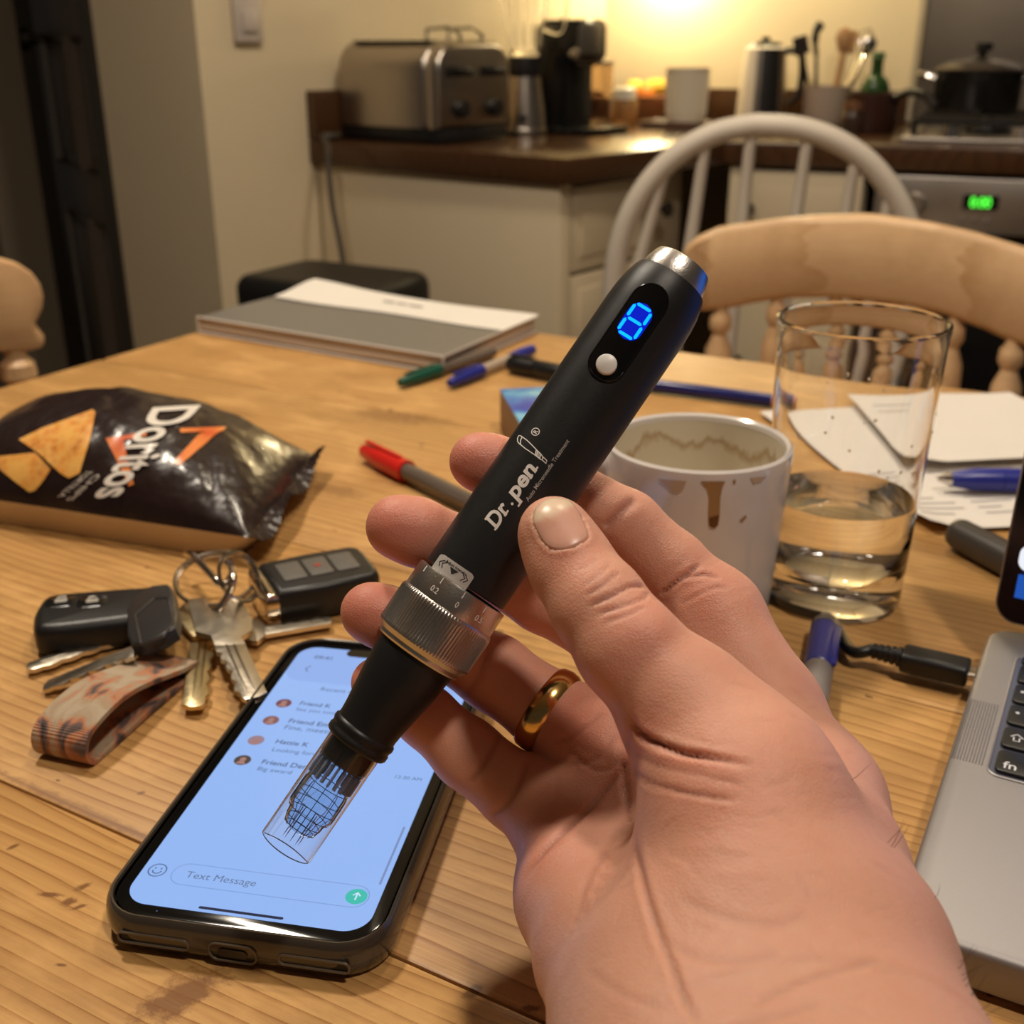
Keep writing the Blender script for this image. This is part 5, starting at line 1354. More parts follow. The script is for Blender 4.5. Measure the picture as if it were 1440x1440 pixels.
for k, t_ in enumerate(('TORTILLA', 'CHIPS')):
    vf = text2d(t_, 1.0, .0); wm = max(x for x, y in vf[0])
    def pt2(x, y, k=k):
        t = x / wm; return 124 - 42 * t + k * 12 + y / .73 * 9, 662 + 36 * t + k * 5 + y / .73 * 1.2
    decal('flavour_text', ([pt2(x, y) for x, y in vf[0]], vf[1]), on_bag(.0008), LETW, fp, 6)

# ---- folder with loose sheet
z0 = .0150
A = G(277, 444, z0); B = G(623, 500, z0); D = G(756, 443, z0); Cq = A + (D - B)
fx = (B - A); fy = (D - B); fo = thing('document_folder', 'thick clear plastic folder of papers at the far table corner', 'folder', frame((A.x, A.y, T), fx))
FI = fo.matrix_world.inverted()
def fpt(s, r, z): q = A + fx * s + fy * r; q.z = T + z; return FI @ q
def fslab(s0, s1, r0, r1, za, zb, name, m, sag=.0, bow=0.0):
    V, F = [], []; n = 14
    for k, z in enumerate((za, zb)):
        for i in range(n + 1):
            for j in range(n + 1):
                s = s0 + (s1 - s0) * i / n; r = r0 + (r1 - r0) * j / n
                zz = z + (bow * math.exp(-((s - .0) / .22) ** 2 - ((r - 1) / .25) ** 2) if k else bow * .9 * math.exp(-((s - .0) / .22) ** 2 - ((r - 1) / .25) ** 2)) + .0006 * math.sin(s * 9 + r * 5)
                V.append(fpt(s, r, zz))
    N_ = (n + 1) ** 2
    for i in range(n):
        for j in range(n):
            a = i * (n + 1) + j; F.append((a, a + n + 1, a + n + 2, a + 1)); F.append((N_ + a, N_ + a + 1, N_ + a + n + 2, N_ + a + n + 1))
    def rim(seq):
        for a, b in zip(seq[:-1], seq[1:]): F.append((a, b, N_ + b, N_ + a))
    rim([i * (n + 1) for i in range(n + 1)]); rim([n * (n + 1) + j for j in range(n + 1)]); rim([i * (n + 1) + n for i in range(n, -1, -1)]); rim([j for j in range(n, -1, -1)])
    return mesh_obj(name, V, F, m, fo, True, 40)
fslab(.005, .995, .01, .99, .0012, .0042, 'page_block', mat('pages_pinkish', (.60, .48, .40), .7)); fslab(0.0, .99, 0, .985, .0046, .0080, 'page_block', mat('pages_pale', (.70, .62, .54), .7))
fslab(.004, .992, .006, .98, .0084, .0116, 'page_block', mat('pages_rose', (.64, .53, .45), .7)).name = 'page_block'
fslab(0, 1, 0, 1, .0119, .0131, 'grey_cover', mat('cover_grey', (.155, .145, .13), .32, bump=.2, bscale=25))
ob = MB()
for z in (.0010, .0138):
    ob.tube([fpt(0, 0, z), fpt(1, 0, z), fpt(1, .99, z)], .0011, 6)
ob.tube([fpt(0, 0, .001), fpt(0, 0, .0138)], .0012, 6); ob.tube([fpt(1, 0, .001), fpt(1, 0, .0138)], .0014, 6)
ob.build('sleeve_edge', mat('plastic_edge', (.62, .56, .50), .15, spec=.7, alpha=1), fo)
sh = fslab(.02, 1.0, .62, 1.02, .0136, .0142, 'x', mat('sheet_white', (.74, .69, .62), .65, var=.03), 0, .007)
sh.name = 'top_sheet'; sh['label'] = 'white sheet with a lifted corner'
LNE = mat('print_ink_grey', (.22, .19, .18), .6)
decal('sheet_print', join2d(*[poly2d([(s, r), (s + w_, r), (s + w_, r + .022), (s, r + .022)]) for s, r, w_ in ((.42, .83, .05), (.48, .83, .04), (.53, .83, .06))]), lambda s, r: fpt(s, r, .0149 + .0006 * math.sin(s * 9 + r * 5) + .007 * math.exp(-(s / .22) ** 2 - ((r - 1) / .25) ** 2)), LNE, sh)

# ---- pens
def biro(name, label, cat, pa, pb, r, parts, z=None, group=None):
    """a pen lying from table point pa to pb; parts = (name, t0, t1, profile, material)"""
    a, b = Vector(pa), Vector(pb); d = b - a; L = d.length
    M = frame(a + UPZ * (r + .0004), Vector((-d.y, d.x, 0)), d) if False else None
    x = Vector((d.y, -d.x, 0)).normalized(); zz = d.normalized(); y = zz.cross(x)
    M = Matrix((x, y, zz)).transposed().to_4x4(); M.translation = a + UPZ * (r * 1.0 + .0005)
    t = thing(name, label, cat, M, group)
    for (nm, t0, t1, pf, m) in parts:
        MB().lathe([(q * r, L * (t0 + (t1 - t0) * w_)) for q, w_ in pf], 20).build(nm, m, t)
    return t, L
CYL = [(0, 0), (.9, 0), (1, .02), (1, .98), (.9, 1), (0, 1)]
CAPP = [(0, 0), (.55, 0), (.70, .04), (1.0, .45), (1.05, .9), (1.05, 1), (0, 1)]
BLUE = mat('pen_blue', (.022, .030, .26), .28); BLUED = mat('pen_blue_dark', (.014, .018, .13), .25); GRNP = mat('pen_green', (.010, .085, .055), .3); REDP = mat('pen_red', (.62, .022, .014), .25)
CLRB = mat('pen_barrel_clear', (.62, .52, .42), .12, spec=.6, trans=.35, ior=1.3); CLRD = mat('pen_barrel_smoky', (.13, .10, .08), .15, spec=.6); BLK = BLKP; SILM = mat('pen_silver', (.62, .58, .55), .2, 1.0)
a = G(562, 548, 0); b = G(694, 504, 0)
t, L_ = biro('ballpoint_pen', 'clear ballpoint pen with a dark green cap, poking from under the folder', 'pen', a, b, .0046, [('cap', 0, .40, CAPP, GRNP), ('barrel', .38, 1, [(0, 0), (.82, 0), (.82, 1), (0, 1)], CLRD)])
MB().box((.0022, .0016, L_ * .30), (0, -.0052, L_ * .20), .0006).build('clip', GRNP, t)
a = G(632, 549, 0); b = G(748, 501, 0)
t, L_ = biro('ballpoint_pen', 'clear ballpoint pen with bright blue cap and blue end', 'pen', a, b, .0048, [('cap', 0, .36, CAPP, BLUE), ('barrel', .34, .74, [(0, 0), (.80, 0), (.80, 1), (0, 1)], CLRB), ('end_plug', .72, 1, [(0, 0), (.9, 0), (1.05, .5), (.9, 1), (0, 1)], BLUE)])
MB().box((.0024, .0016, L_ * .26), (0, -.0054, L_ * .18), .0006).build('clip', BLUE, t)
a = G(716, 524, 0); b = G(800, 541, 0)
t, L_ = biro('marker_pen', 'stubby black marker half hidden behind the raised pen device', 'pen', a, b, .0068, [('cap', 0, .45, [(0, 0), (.7, 0), (.95, .08), (1.0, .5), (1, 1), (0, 1)], BLK), ('barrel', .45, 1.3, CYL, BLK)])
MB().box((.003, .002, L_ * .36), (0, -.0072, L_ * .22), .0008).build('clip', BLK, t)
a = G(512, 648, 0); b = G(668, 726, 0)
t, L_ = biro('ballpoint_pen', 'ballpoint pen with a red cap lying behind the fingertips', 'pen', a, b, .0062, [('cap', 0, .42, CAPP, REDP), ('barrel', .40, 1.0, [(0, 0), (.80, 0), (.80, 1), (0, 1)], CLRD)])
MB().box((.0028, .0020, L_ * .33), (0, -.0068, L_ * .20), .0007).build('clip', REDP, t)
a = G(1094, 575, 0); b = G(870, 546, 0)
t, L_ = biro('pencil', 'long dark blue pencil lying behind the mug', 'pencil', a, b, .0048, [('eraser', 0, .035, [(0, 0), (.8, 0), (.95, .3), (.95, 1), (0, 1)], mat('eraser_pink', (.55, .28, .22), .6)), ('shaft', .035, .90, CYL, BLUED), ('tip', .90, 1.0, [(0, 0), (1, 0), (.15, 1), (0, 1)], WSP)])
a = G(1316, 690, .003); b = G(1500, 694, .003)
t, L_ = biro('ballpoint_pen', 'blue retractable pen lying on the white papers beside the laptop', 'pen', a, b, .0066, [('tip', 0, .10, [(0, 0), (.22, 0), (.30, .2), (.62, 1), (0, 1)], SILM), ('grip', .10, .48, [(0, 0), (.62, 0), (.95, .45), (1.0, 1), (0, 1)], BLUE), ('barrel', .48, 1.0, CYL, BLUE)])
a = G(1160, 888, 0); b = G(1140, 1010, 0)
t, L_ = biro('ballpoint_pen', 'blue click pen with grey button, partly behind the wrist', 'pen', a, b, .0058, [('clicker', 0, .10, [(0, 0), (.5, 0), (.6, .1), (.6, 1), (0, 1)], mat('clicker_grey', (.34, .31, .29), .3, .4)), ('collar', .10, .16, CYL, mat('collar_grey', (.20, .18, .17), .3, .5)), ('barrel', .16, .64, CYL, BLUE), ('grip', .64, 1.0, CYL, mat('grip_grey', (.25, .22, .20), .35))])
MB().box((.0030, .0020, L_ * .46), (-.0052, -.0035, L_ * .42), .0009).build('clip', BLUE, t)
a = G(1337, 768, 0); b = G(1475, 842, 0)
biro('marker_pen', 'dark grey marker lying between the papers and the laptop screen', 'pen', a, b, .0078, [('cap_end', 0, .08, [(0, 0), (.6, 0), (.9, .4), (1, 1), (0, 1)], mat('marker_grey', (.055, .046, .040), .4)), ('barrel', .08, 1, [(0, 0), (1, 0), (1.05, .5), (1.05, 1), (0, 1)], mat('marker_grey_barrel', (.060, .050, .043), .38))])

# ---- blue carton
zc_ = .027
A = G(703, 548, zc_); D = G(775, 536, zc_); B = G(741, 613, zc_)
cx_ = (B - A); cy_ = (D - A).normalized() * .075; cx_ = cx_.normalized() * .085; cy_ = Vector((-cx_.y, cx_.x, 0)).normalized() * .062
ct = thing('carton', 'small blue printed carton with brown cardboard sides behind the pen device', 'box', frame((A.x, A.y, T), cx_))
MB().box((.085, .062, zc_ - .0008), (.0425, .031, (zc_ - .0008) / 2 + .0004), .0008).build('box_sides', mat('cardboard', (.26, .15, .07), .7, var=.1), ct)
g = NT('carton_print'); tcg = g.n('TexCoord').outputs['Object']
g.link(g.ramp(g.noise(tcg, 30, 3, .5), [(.38, (.03, .06, .40)), (.50, (.07, .25, .62)), (.60, (.22, .55, .70)), (.70, (.62, .62, .72))]), 'Base Color'); g.b.inputs['Roughness'].default_value = .3
MB().box((.085, .062, .0010), (.0425, .031, zc_), .0004).build('printed_lid', g.m, ct)

# ---- papers
PAPER = mat('paper_white', (.74, .69, .63), .7, var=.03, vscale=15)
def sheet(name, label, c, z, curl, seed, lines):
    c = [G(u, v, z) for u, v in c]; V, F = [], []; n = 26
    o = c[0]; M = Matrix.Translation((o.x, o.y, T)); t = thing(name, label, 'paper', M, None)
    def pt(s, r, dz=0):
        q = c[0] * (1 - s) * (1 - r) + c[1] * s * (1 - r) + c[2] * s * r + c[3] * (1 - s) * r
        q.z = T + z + curl * (.5 + .5 * noise.noise(Vector((s * 2.6 + seed, r * 2.6, 0)))) * (abs(s - .5) + abs(r - .5)) + .0035 * max(0, .14 - s) / .14 * max(0, r - .8) / .2 + dz; return q - Vector((o.x, o.y, T))
    for k in (0, 1):
        for i in range(n + 1):
            for j in range(n + 1): V.append(pt(i / n, j / n, .0003 * k))
    N_ = (n + 1) ** 2
    for i in range(n):
        for j in range(n):
            a = i * (n + 1) + j; F.append((a, a + 1, a + n + 2, a + n + 1)); F.append((N_ + a, N_ + a + n + 1, N_ + a + n + 2, N_ + a + 1))
    s = mesh_obj('page', V, F, PAPER, t, True, None)
    VF = join2d(*[poly2d([(x, y), (x + w_, y), (x + w_, y + .010), (x, y + .010)]) for (x, y, w_) in lines])
    decal('print_lines', VF, lambda a, b: pt(a, b, .0006), mat('ink_pale_' + name, (.50, .47, .45), .7), s, .05)
    return t
rl = np.random.RandomState(2); lines = []
for k in range(9):
    y = .60 + k * .038
    if k in (4,): continue
    lines += [(.06, y, rl.uniform(.18, .30)), (.42, y, rl.uniform(.12, .24)), (.72, y, rl.uniform(.1, .2))]
sheet('paper_sheet', 'white printed sheet under the blue pen, its front corner curling', [(1068, 584), (1330, 563), (1560, 740), (1306, 748)], .0012, .004, 3.1, lines)
sheet('paper_sheet', 'white blank sheet farther back, showing through the glass and right of it', [(1190, 556), (1420, 556), (1560, 640), (1290, 655)], .0062, .004, 8.4, [(.1, .2, .3), (.1, .3, .25)])
# ---- mug
mb_ = G(966, 868, 0); mg = thing('coffee_mug', 'white mug with coffee drips outside and stains within', 'mug', rotz((mb_.x, mb_.y, T + .0003), 3.0))
g = NT('mug_glaze'); tcg = g.n('TexCoord').outputs['Object']; sx = g.n('SeparateXYZ'); g.nt.links.new(tcg, sx.inputs[0])
g.b.inputs['Roughness'].default_value = .16; g.b.inputs['Coat Weight'].default_value = .3; g.b.inputs['Base Color'].default_value = (.70, .645, .60, 1); GLZ = g.m
g = NT('mug_inside'); tcg = g.n('TexCoord').outputs['Object']; sx = g.n('SeparateXYZ'); g.nt.links.new(tcg, sx.inputs[0])
nz = g.noise(g.map(tcg, (60, 60, 22)), 1, 4, .6)
zz_ = g.math('ADD', sx.outputs['Z'], g.math('MULTIPLY', g.math('SUBTRACT', nz, .5), .030))
st = g.ramp(g.math('DIVIDE', zz_, .083), [(.60, (.06, .06, .06)), (.80, (.12, .12, .12)), (.845, (.70, .70, .70)), (.875, (.0, .0, .0)), (.95, (0, 0, 0))])
g.link(g.mix(st, (.68, .61, .47), (.36, .21, .075)), 'Base Color'); g.b.inputs['Roughness'].default_value = .2; INS = g.m
MH = .0815; R1, R0 = .0382, .0335
MB().lathe([(0, .0015), (R0 - .004, .0015), (R0 - .002, 0), (R0, .002), (R0 + .0007, .012), (R1 - .0004, MH - .012), (R1, MH - .003), (R1 - .0002, MH - .001), (R1 - .0014, MH), (R1 - .0028, MH - .0010), (R1 - .0032, MH - .003)], 72).build('body', GLZ, mg)
MB().lathe([(R1 - .0031, MH - .0028), (R1 - .0036, MH - .012), (R0 - .003, .014), (R0 - .006, .008), (0, .007)], 72).build('inside', INS, mg)
MB().lathe([(0, .030), (R0 - .0018, .030), (R0 - .0015, .0302)], 48).build('coffee_dregs', mat('dregs', (.42, .33, .20), .10), mg)
MB().tube([tuple(p) for p in catmull([(R1 - .002, 0, .066), (.050, 0, .068), (.060, 0, .056), (.058, 0, .036), (.047, 0, .021), (R0, 0, .019)], 6)], .0055, 12).build('mug_handle', GLZ, mg)
DRP = mat('coffee_drip', (.36, .20, .085), .15); DRK = mat('coffee_drip_dark', (.13, .040, .010), .12); SPL = mat('coffee_smear', (.52, .38, .26), .2)
MI = mg.matrix_world.inverted(); cloc = MI @ CAM; ca0 = math.atan2(cloc.y, cloc.x)
def mugp(u, v):                      # lay a drip on the outside of the mug where the photograph shows it
    o = MI @ CAM; d = (MI.to_3x3() @ ray(u, v))
    rad_ = lambda z: float(np.interp(z, [.002, .012, MH - .012, MH - .003], [R0, R0 + .0007, R1 - .0004, R1])) + .00022
    t_ = .3
    for _ in range(30):
        z = (o + d * t_).z; r = rad_(z); A_ = d.x ** 2 + d.y ** 2; B_ = 2 * (o.x * d.x + o.y * d.y); C_ = o.x ** 2 + o.y ** 2 - r * r; di = max(0, B_ * B_ - 4 * A_ * C_); t_ = (-B_ - math.sqrt(di)) / (2 * A_)
    return o + d * t_
decal('coffee_drip', poly2d([(985, 677), (1020, 677), (1016, 686), (1013, 700), (1012, 726), (1010, 738), (1004, 743), (997, 739), (996, 725), (997, 700), (994, 688)]), mugp, DRP, mg, 8)
decal('coffee_drip', poly2d([(997, 728), (1011, 724), (1010, 738), (1004, 743), (998, 740)]), lambda u, v: mugp(u, v) * 1.0 + Vector((math.cos(ca0), math.sin(ca0), 0)) * .0002, DRK, mg, 8)
decal('coffee_smear', poly2d([(925, 674), (965, 677), (960, 690), (952, 694), (945, 692), (936, 684)]), mugp, SPL, mg, 8)
decal('coffee_smear', poly2d([(1040, 732), (1049, 724), (1050, 728), (1043, 735)]), mugp, DRP, mg)
decal('coffee_smear', poly2d([(1031, 675), (1035, 675), (1034, 681), (1031, 680)]), mugp, DRP, mg)
decal('coffee_smear', poly2d([(1055, 672), (1078, 670), (1070, 678), (1060, 681)]), mugp, SPL, mg)

# ---- tumbler of water
gb_ = G(1168, 838, 0); gl = thing('water_glass', 'tall clear tumbler half full of water right of the mug', 'glass', Matrix.Translation((gb_.x, gb_.y, T + .0003)))
GH = .1270; GR0, GR1 = .0298, .0346
rg_ = lambda z: GR0 + (GR1 - GR0) * (z / GH)
GL2 = mat('tumbler_glass', (1, 1, 1), .0, trans=1, ior=1.45); WAT = mat('water', (1, 1, 1), .0, trans=1, ior=1.33)
th_ = .0014
prof = [(0, 0), (GR0 - .003, 0), (GR0 - .0008, .0010), (GR0, .0035)] + [(rg_(z), z) for z in (.02, .05, .08, .11, .121)] + [(GR1 + .0004, GH - .0020), (GR1 + .0003, GH - .0006), (GR1 - .0008, GH), (GR1 - .0019, GH - .0006), (GR1 - .0020, GH - .0025)] + [(rg_(z) - th_, z) for z in (.119, .10, .07, .04, .022)] + [(GR0 - .0035, .0165), (GR0 - .010, .0150), (0, .0148)]
MB().lathe(prof, 96).build('glass_wall', GL2, gl)
WLV = .049
MB().lathe([(0, .01505), (GR0 - .0100, .01525), (GR0 - .0036, .01675)] + [(rg_(z) - th_ - .00012, z) for z in (.0225, .032, .042, WLV - .001)] + [(rg_(WLV) - th_ - .00012, WLV + .0006), (rg_(WLV) - .0035, WLV), (0, WLV)], 96).build('water', WAT, gl)
dm = MB(); rd = np.random.RandomState(4)
for _ in range(26):
    a = rd.uniform(math.pi, 2 * math.pi) - .2; z = rd.uniform(.058, .115); r = rd.uniform(.0003, .0008); rr_ = rg_(z) + r * .12
    M = frame((rr_ * math.cos(a), rr_ * math.sin(a), z), (-math.sin(a), math.cos(a), 0)); 
    dm.lathe([(0, -r * rd.uniform(1, 1.6)), (r * .8, -r * .6), (r, 0), (r * .8, r * .6), (0, r)], 10, M @ Matrix.Diagonal((1, .45, 1, 1)))
o = dm.build('water_drops', WAT, gl); o['kind'] = 'stuff'

# ---- laptop
ZL = .0155
FLc = G(1257, 1299, ZL); HB_ = G(1391, 887, ZL); ly = (HB_ - FLc); ly.z = 0; ly.normalize(); lx = Vector((ly.y, -ly.x, 0))
LD = (HB_ - FLc).length + .006; LWd = .304
lap = thing('laptop', 'open silver grey laptop with black keys at the right table edge', 'laptop', frame((FLc.x, FLc.y, T), lx))
LI = lap.matrix_world.inverted()
def lp(u, v, z=ZL): q = LI @ G(u, v, z); return q.x, q.y
ALU = mat('laptop_aluminium', (.335, .318, .318), .50, .80, bump=.06, bscale=3000); 
MB().prism(rrect(LWd, LD, .011, 8, LWd / 2, LD / 2), .0022, ZL, .0022, None, 3).build('base', ALU, lap)
for (x, y) in ((.025, .022), (LWd - .025, .022), (.025, LD - .022), (LWd - .025, LD - .022)): MB().lathe([(0, 0), (.007, 0), (.007, .0024), (0, .0024)], 20, Matrix.Translation((x, y, 0))).build('rubber_foot', BLKP, lap)
kx, ky = lp(1387, 1088); kx2, ky2 = lp(1418, 935)
KBX0 = kx; KBY0 = ky
KW_, KB_H = LWd - 2 * KBX0, LD - KBY0 - .022
kb = MB().add([(p[0], p[1], ZL + .00012) for p in rrect(KW_, KB_H, .004, 6, LWd / 2, KBY0 + KB_H / 2)], [tuple(range(28))]).build('keyboard_well', mat('well_blue_grey', (.16, .17, .22), .4, .6), lap, False)
MB().tube([(p[0], p[1], ZL + .0001) for p in rrect(KW_, KB_H, .004, 6, LWd / 2, KBY0 + KB_H / 2)], .0005, 6, True).build('well_rim', ALU, kb)
KEYM = mat('key_black', (.010, .010, .011), .38); LEG = mat('key_legend', (.70, .70, .72), .4)
rowh = KB_H / 5.55; nk = 14; kw_ = KW_ / nk; proto = None
kme = MB().prism(rrect(kw_ - .0026, rowh - .0026, .0022, 4), 0, .0013, .0004)
wide = {}
for r in range(6):
    x = KBX0 + .0006; first = True
    y = KBY0 + .0004 + rowh * (r + .5) if r < 5 else KBY0 + rowh * 5.27
    widths = [1] * 14 if r in (0, 5) else ([2.2] + [1] * 10 + [1.8] if r == 1 else ([1.75] + [1] * 11 + [1.25] if r == 2 else ([1.5] + [1] * 12 + [.5] if r == 3 else [1] * 13 + [1])))
    tot = sum(widths); sc_k = 14 / tot
    for wd in widths:
        wkk = wd * sc_k * kw_ * .998; key = (round(wkk, 5), r == 5)
        if key not in wide:
            hk_ = (rowh if r < 5 else rowh * .55) - .0026
            o = MB().prism(rrect(wkk - .0026, hk_, .0018, 4), 0, .0013, .0004).build('key', KEYM, kb); wide[key] = o.data
        else:
            o = bpy.data.objects.new('key', wide[key]); COL.objects.link(o); o.parent = kb
        o.location = (x + wkk / 2, y, ZL + .0002); x += wkk
        if first:
            first = False; lt = {0: 'fn', 1: None, 2: '•', 3: '⇥', 4: '`', 5: 'esc'}.get(r)
            lx0, ly0 = x - wkk + .0035, y - rowh * .28
            zt_k = ZL + .0002 + .0013 + .00004
            if lt in ('fn', 'esc', '`'): VFk = xf2d(text2d(lt, .0058 if lt == 'fn' else .004, .01), 1, lx0, ly0)
            elif r == 1: VFk = join2d(stroke2d([(lx0 + .0002, y + .0002), (lx0 + .0022, y + .0024), (lx0 + .0042, y + .0002), (lx0 + .0031, y + .0002), (lx0 + .0031, y - .0020), (lx0 + .0013, y - .0020), (lx0 + .0013, y + .0002)], .0005, True))
            else: VFk = join2d(poly2d([(lx0 + .0006 + .0007 * math.cos(i * .785), y + .0012 + .0007 * math.sin(i * .785)) for i in range(8)]))
            decal('key_legend', VFk, lambda a, b: Vector((a, b, zt_k)), LEG, kb)
# speaker grille: fine slots left of the keys
ga, gc = lp(1349, 1075), lp(1398, 1001)
ss = MB(); n = 11
gx0, gx1 = lp(1338, 1062)[0], lp(1380, 1078)[0]
gy0, gy1 = lp(1350, 1068)[1], lp(1375, 985)[1]
for i in range(n):
    x = gx0 + (gx1 - gx0) * i / (n - 1); ss.box((.00035, gy1 - gy0, .0002), (x, (gy0 + gy1) / 2, ZL + .00005))
for y_ in np.arange(gy1 + .002, LD - .02, .0022):
    pass
o = ss.build('speaker_grille', mat('grille_dark', (.20, .185, .18), .5, .6), lap); o['kind'] = 'stuff'
MB().box((.118, .075, .0002), (LWd / 2, KBY0 / 2, ZL + .00003), .00005).build('trackpad', mat('trackpad', (.44, .42, .415), .35, .8), lap)
# lid
tl = math.radians(14)
hy, hz = LD - .004, ZL + .004
Ml = Matrix(((1, 0, 0, 0), (0, math.sin(tl), -math.cos(tl), hy), (0, math.cos(tl), math.sin(tl), hz), (0, 0, 0, 1)))   # lid plane: x right, y up the screen, z towards the user
LH = .205
lid = MB().prism(rrect(LWd, LH, .009, 8, LWd / 2, LH / 2 + .0), -.0045, 0, .0012, Ml, 2).build('lid', ALU, lap)
bz = MB().prism(rrect(LWd - .0016, LH - .0016, .0082, 8, LWd / 2, LH / 2), 0, .0003, 0, Ml).build('screen_bezel', mat('screen_bezel', (.004, .004, .005), .10), lid)
MB().tube([(.02, hy + .001, ZL + .0012), (LWd - .02, hy + .001, ZL + .0012)], .0045, 14).build('hinge', mat('hinge_dark', (.02, .02, .022), .4, .5), lap)
SCN = mat('screen_navy', (.005, .005, .008), .12, emit=(.003, .007, .035), es=1); SCB = mat('screen_bar_blue', (.005, .005, .008), .12, emit=(.010, .085, .42), es=1); SCW = mat('screen_white', (.02, .02, .02), .12, emit=(.85, .88, .95), es=1)
def onlid(x, y, h): return Ml @ Vector((x, y, h))
def lidpx(u, v):
    Mw = lap.matrix_world @ Ml; Mi = Mw.inverted(); o = Mi @ CAM; d = Mi.to_3x3() @ ray(u, v); t = -o.z / d.z; q = o + d * t; return q.x, q.y
x0, yb0 = .0075, lidpx(1432, 843)[1]
sn = decal('display', poly2d(rrect(LWd - .015, LH - .0080 - yb0, .003, 5, LWd / 2, (yb0 + LH - .0080) / 2)), lambda x, y: onlid(x, y, .0004), SCN, lid)
wallp = mat('wallpaper_blue', (.005, .005, .008), .12, emit=(.03, .16, .75), es=.9)
decal('wallpaper_window', poly2d([(.040, .055), (LWd - .012, .055), (LWd - .012, LH - .012), (.040, LH - .012)]), lambda x, y: onlid(x, y, .0005), wallp, sn)
yb1 = lidpx(1432, 807)[1]; xw = lidpx(1433, 785)[0]
xb = lidpx(1428, 830)[0]
decal('blue_window', poly2d([(xb, yb0 + .0006), (LWd * .62, yb0 + .0006), (LWd * .62, yb1), (xb, yb1)]), lambda x, y: onlid(x, y, .00055), SCB, sn)
yw1 = lidpx(1438, 764)[1]; yw0 = lidpx(1436, 802)[1]
decal('white_panel', poly2d(rrect(LWd * .55, yw1 - yw0, .004, 6, xw + LWd * .275, (yw0 + yw1) / 2)), lambda x, y: onlid(x, y, .0006), SCW, sn)

# ---- cable with plug in the laptop side
yp = lp(1368, 940)[1]
pl_end = lap.matrix_world @ Vector((-.0030, lp(1372, 925)[1], .0085))
pd_ = (G(1290, 918, .008) - pl_end); pd_.z = 0; pd_.normalize(); pd_ = -lx
zc0 = T + .0085
cb = thing('charging_cable', 'black cable and moulded plug running into the laptop side', 'cable', Matrix.Translation(pl_end))
RB2 = mat('cable_black', (.009, .009, .009), .38)
side = Vector((-pd_.y, pd_.x, 0))
Mp = Matrix((side, UPZ, pd_)).transposed().to_4x4()
MB().prism(rrect(.0125, .0085, .0026, 5), .0, .025, .0014, Mp, 3).build('plug', RB2, cb)
MB().prism(rrect(.0082, .0028, .0013, 5), -.0024, .0, 0, Mp).build('connector', SILM, cb)
sr = MB()
for k in range(5): sr.tube([tuple(pd_ * (.0252 + .0024 * k)), tuple(pd_ * (.0266 + .0024 * k))], [.0040 - .00022 * k] * 2, 12)
sr.tube([tuple(pd_ * .024), tuple(pd_ * .038)], [.0034, .0024], 12); sr.build('strain_relief', RB2, cb)
c0 = pl_end + pd_ * .037
cp_ = [c0, c0 + pd_ * .008 - UPZ * .002] + [G(u, v, .0026) for u, v in ((1165, 868), (1120, 853), (1072, 838), (1015, 842), (965, 880), (925, 960), (915, 1070), (930, 1200), (960, 1330), (980, 1500), (960, 1750))]
cp_ = [tuple(Vector(p) - pl_end) for p in cp_]
MB().tube([tuple(p) for p in catmull(cp_, 10)], .0024, 10).build('cord', RB2, cb)
# ================================================================ bunch of keys
KG = 'bunch of keys beside the phone'
FOBM = mat('fob_black', (.012, .011, .011), .38, bump=.1, bscale=900); FOBG = mat('fob_gloss', (.010, .010, .010), .15)
NICK = mat('key_nickel', (.68, .61, .50), .30, 1.0, bump=.1, bscale=400, rvar=.08, vscale=120); BRAS = mat('key_brass', (.66, .53, .30), .30, 1.0, bump=.1, bscale=400, rvar=.08, vscale=120); RINGM = mat('ring_steel', (.60, .54, .46), .16, 1.0)
# left fob
a = G(47, 862, .014); b = G(236, 843, .014); L = (b - a).length; fobx = b - a
w_ = (G(120, 902, 0.004) - G(120, 830, .014)); wd = .034
f1 = thing('car_key_fob', 'black car key fob with two silver lock buttons, left of the keys', 'key fob', frame((a.x, a.y, T + .0004), fobx), KG)
out = [(0, .4), (.03, .12), (.10, .02), (.3, 0), (.8, .05), (1, .14), (1, .86), (.8, .95), (.3, 1), (.10, .98), (.03, .88), (0, .6)]
o2 = catmull([(x * L, (y - .5) * wd) for x, y in out] + [(0, -.1 * wd)], 4)[:-1]
MB().prism([tuple(p) for p in o2], 0, .0145, .0045, None, 4).build('body', FOBM, f1)
for i, u in enumerate((86, 130)):
    q = f1.matrix_world.inverted() @ G(u, 847, .0145)
    bt = MB().prism(rrect(.0125, .0105, .003, 5, q.x, q.y), .0138, .0147, .0004).build('button', FOBG, f1)
    M = Matrix.Translation((q.x, q.y, .01475))
    b_ = MB().prism(rrect(.0050, .0034, .0008, 3), 0, .0003, 0, M); b_.tube([(q.x - .0016, q.y + .0017, .0149), (q.x - .0016, q.y + .0032, .0149), (q.x + .0016 - .0012 * i, q.y + .0036, .0149), (q.x + .0016, q.y + .0018 + .001 * i, .0149)], .00045, 6)
    b_.build('lock_symbol', mat('icon_silver', (.70, .66, .60), .3, .6), bt)
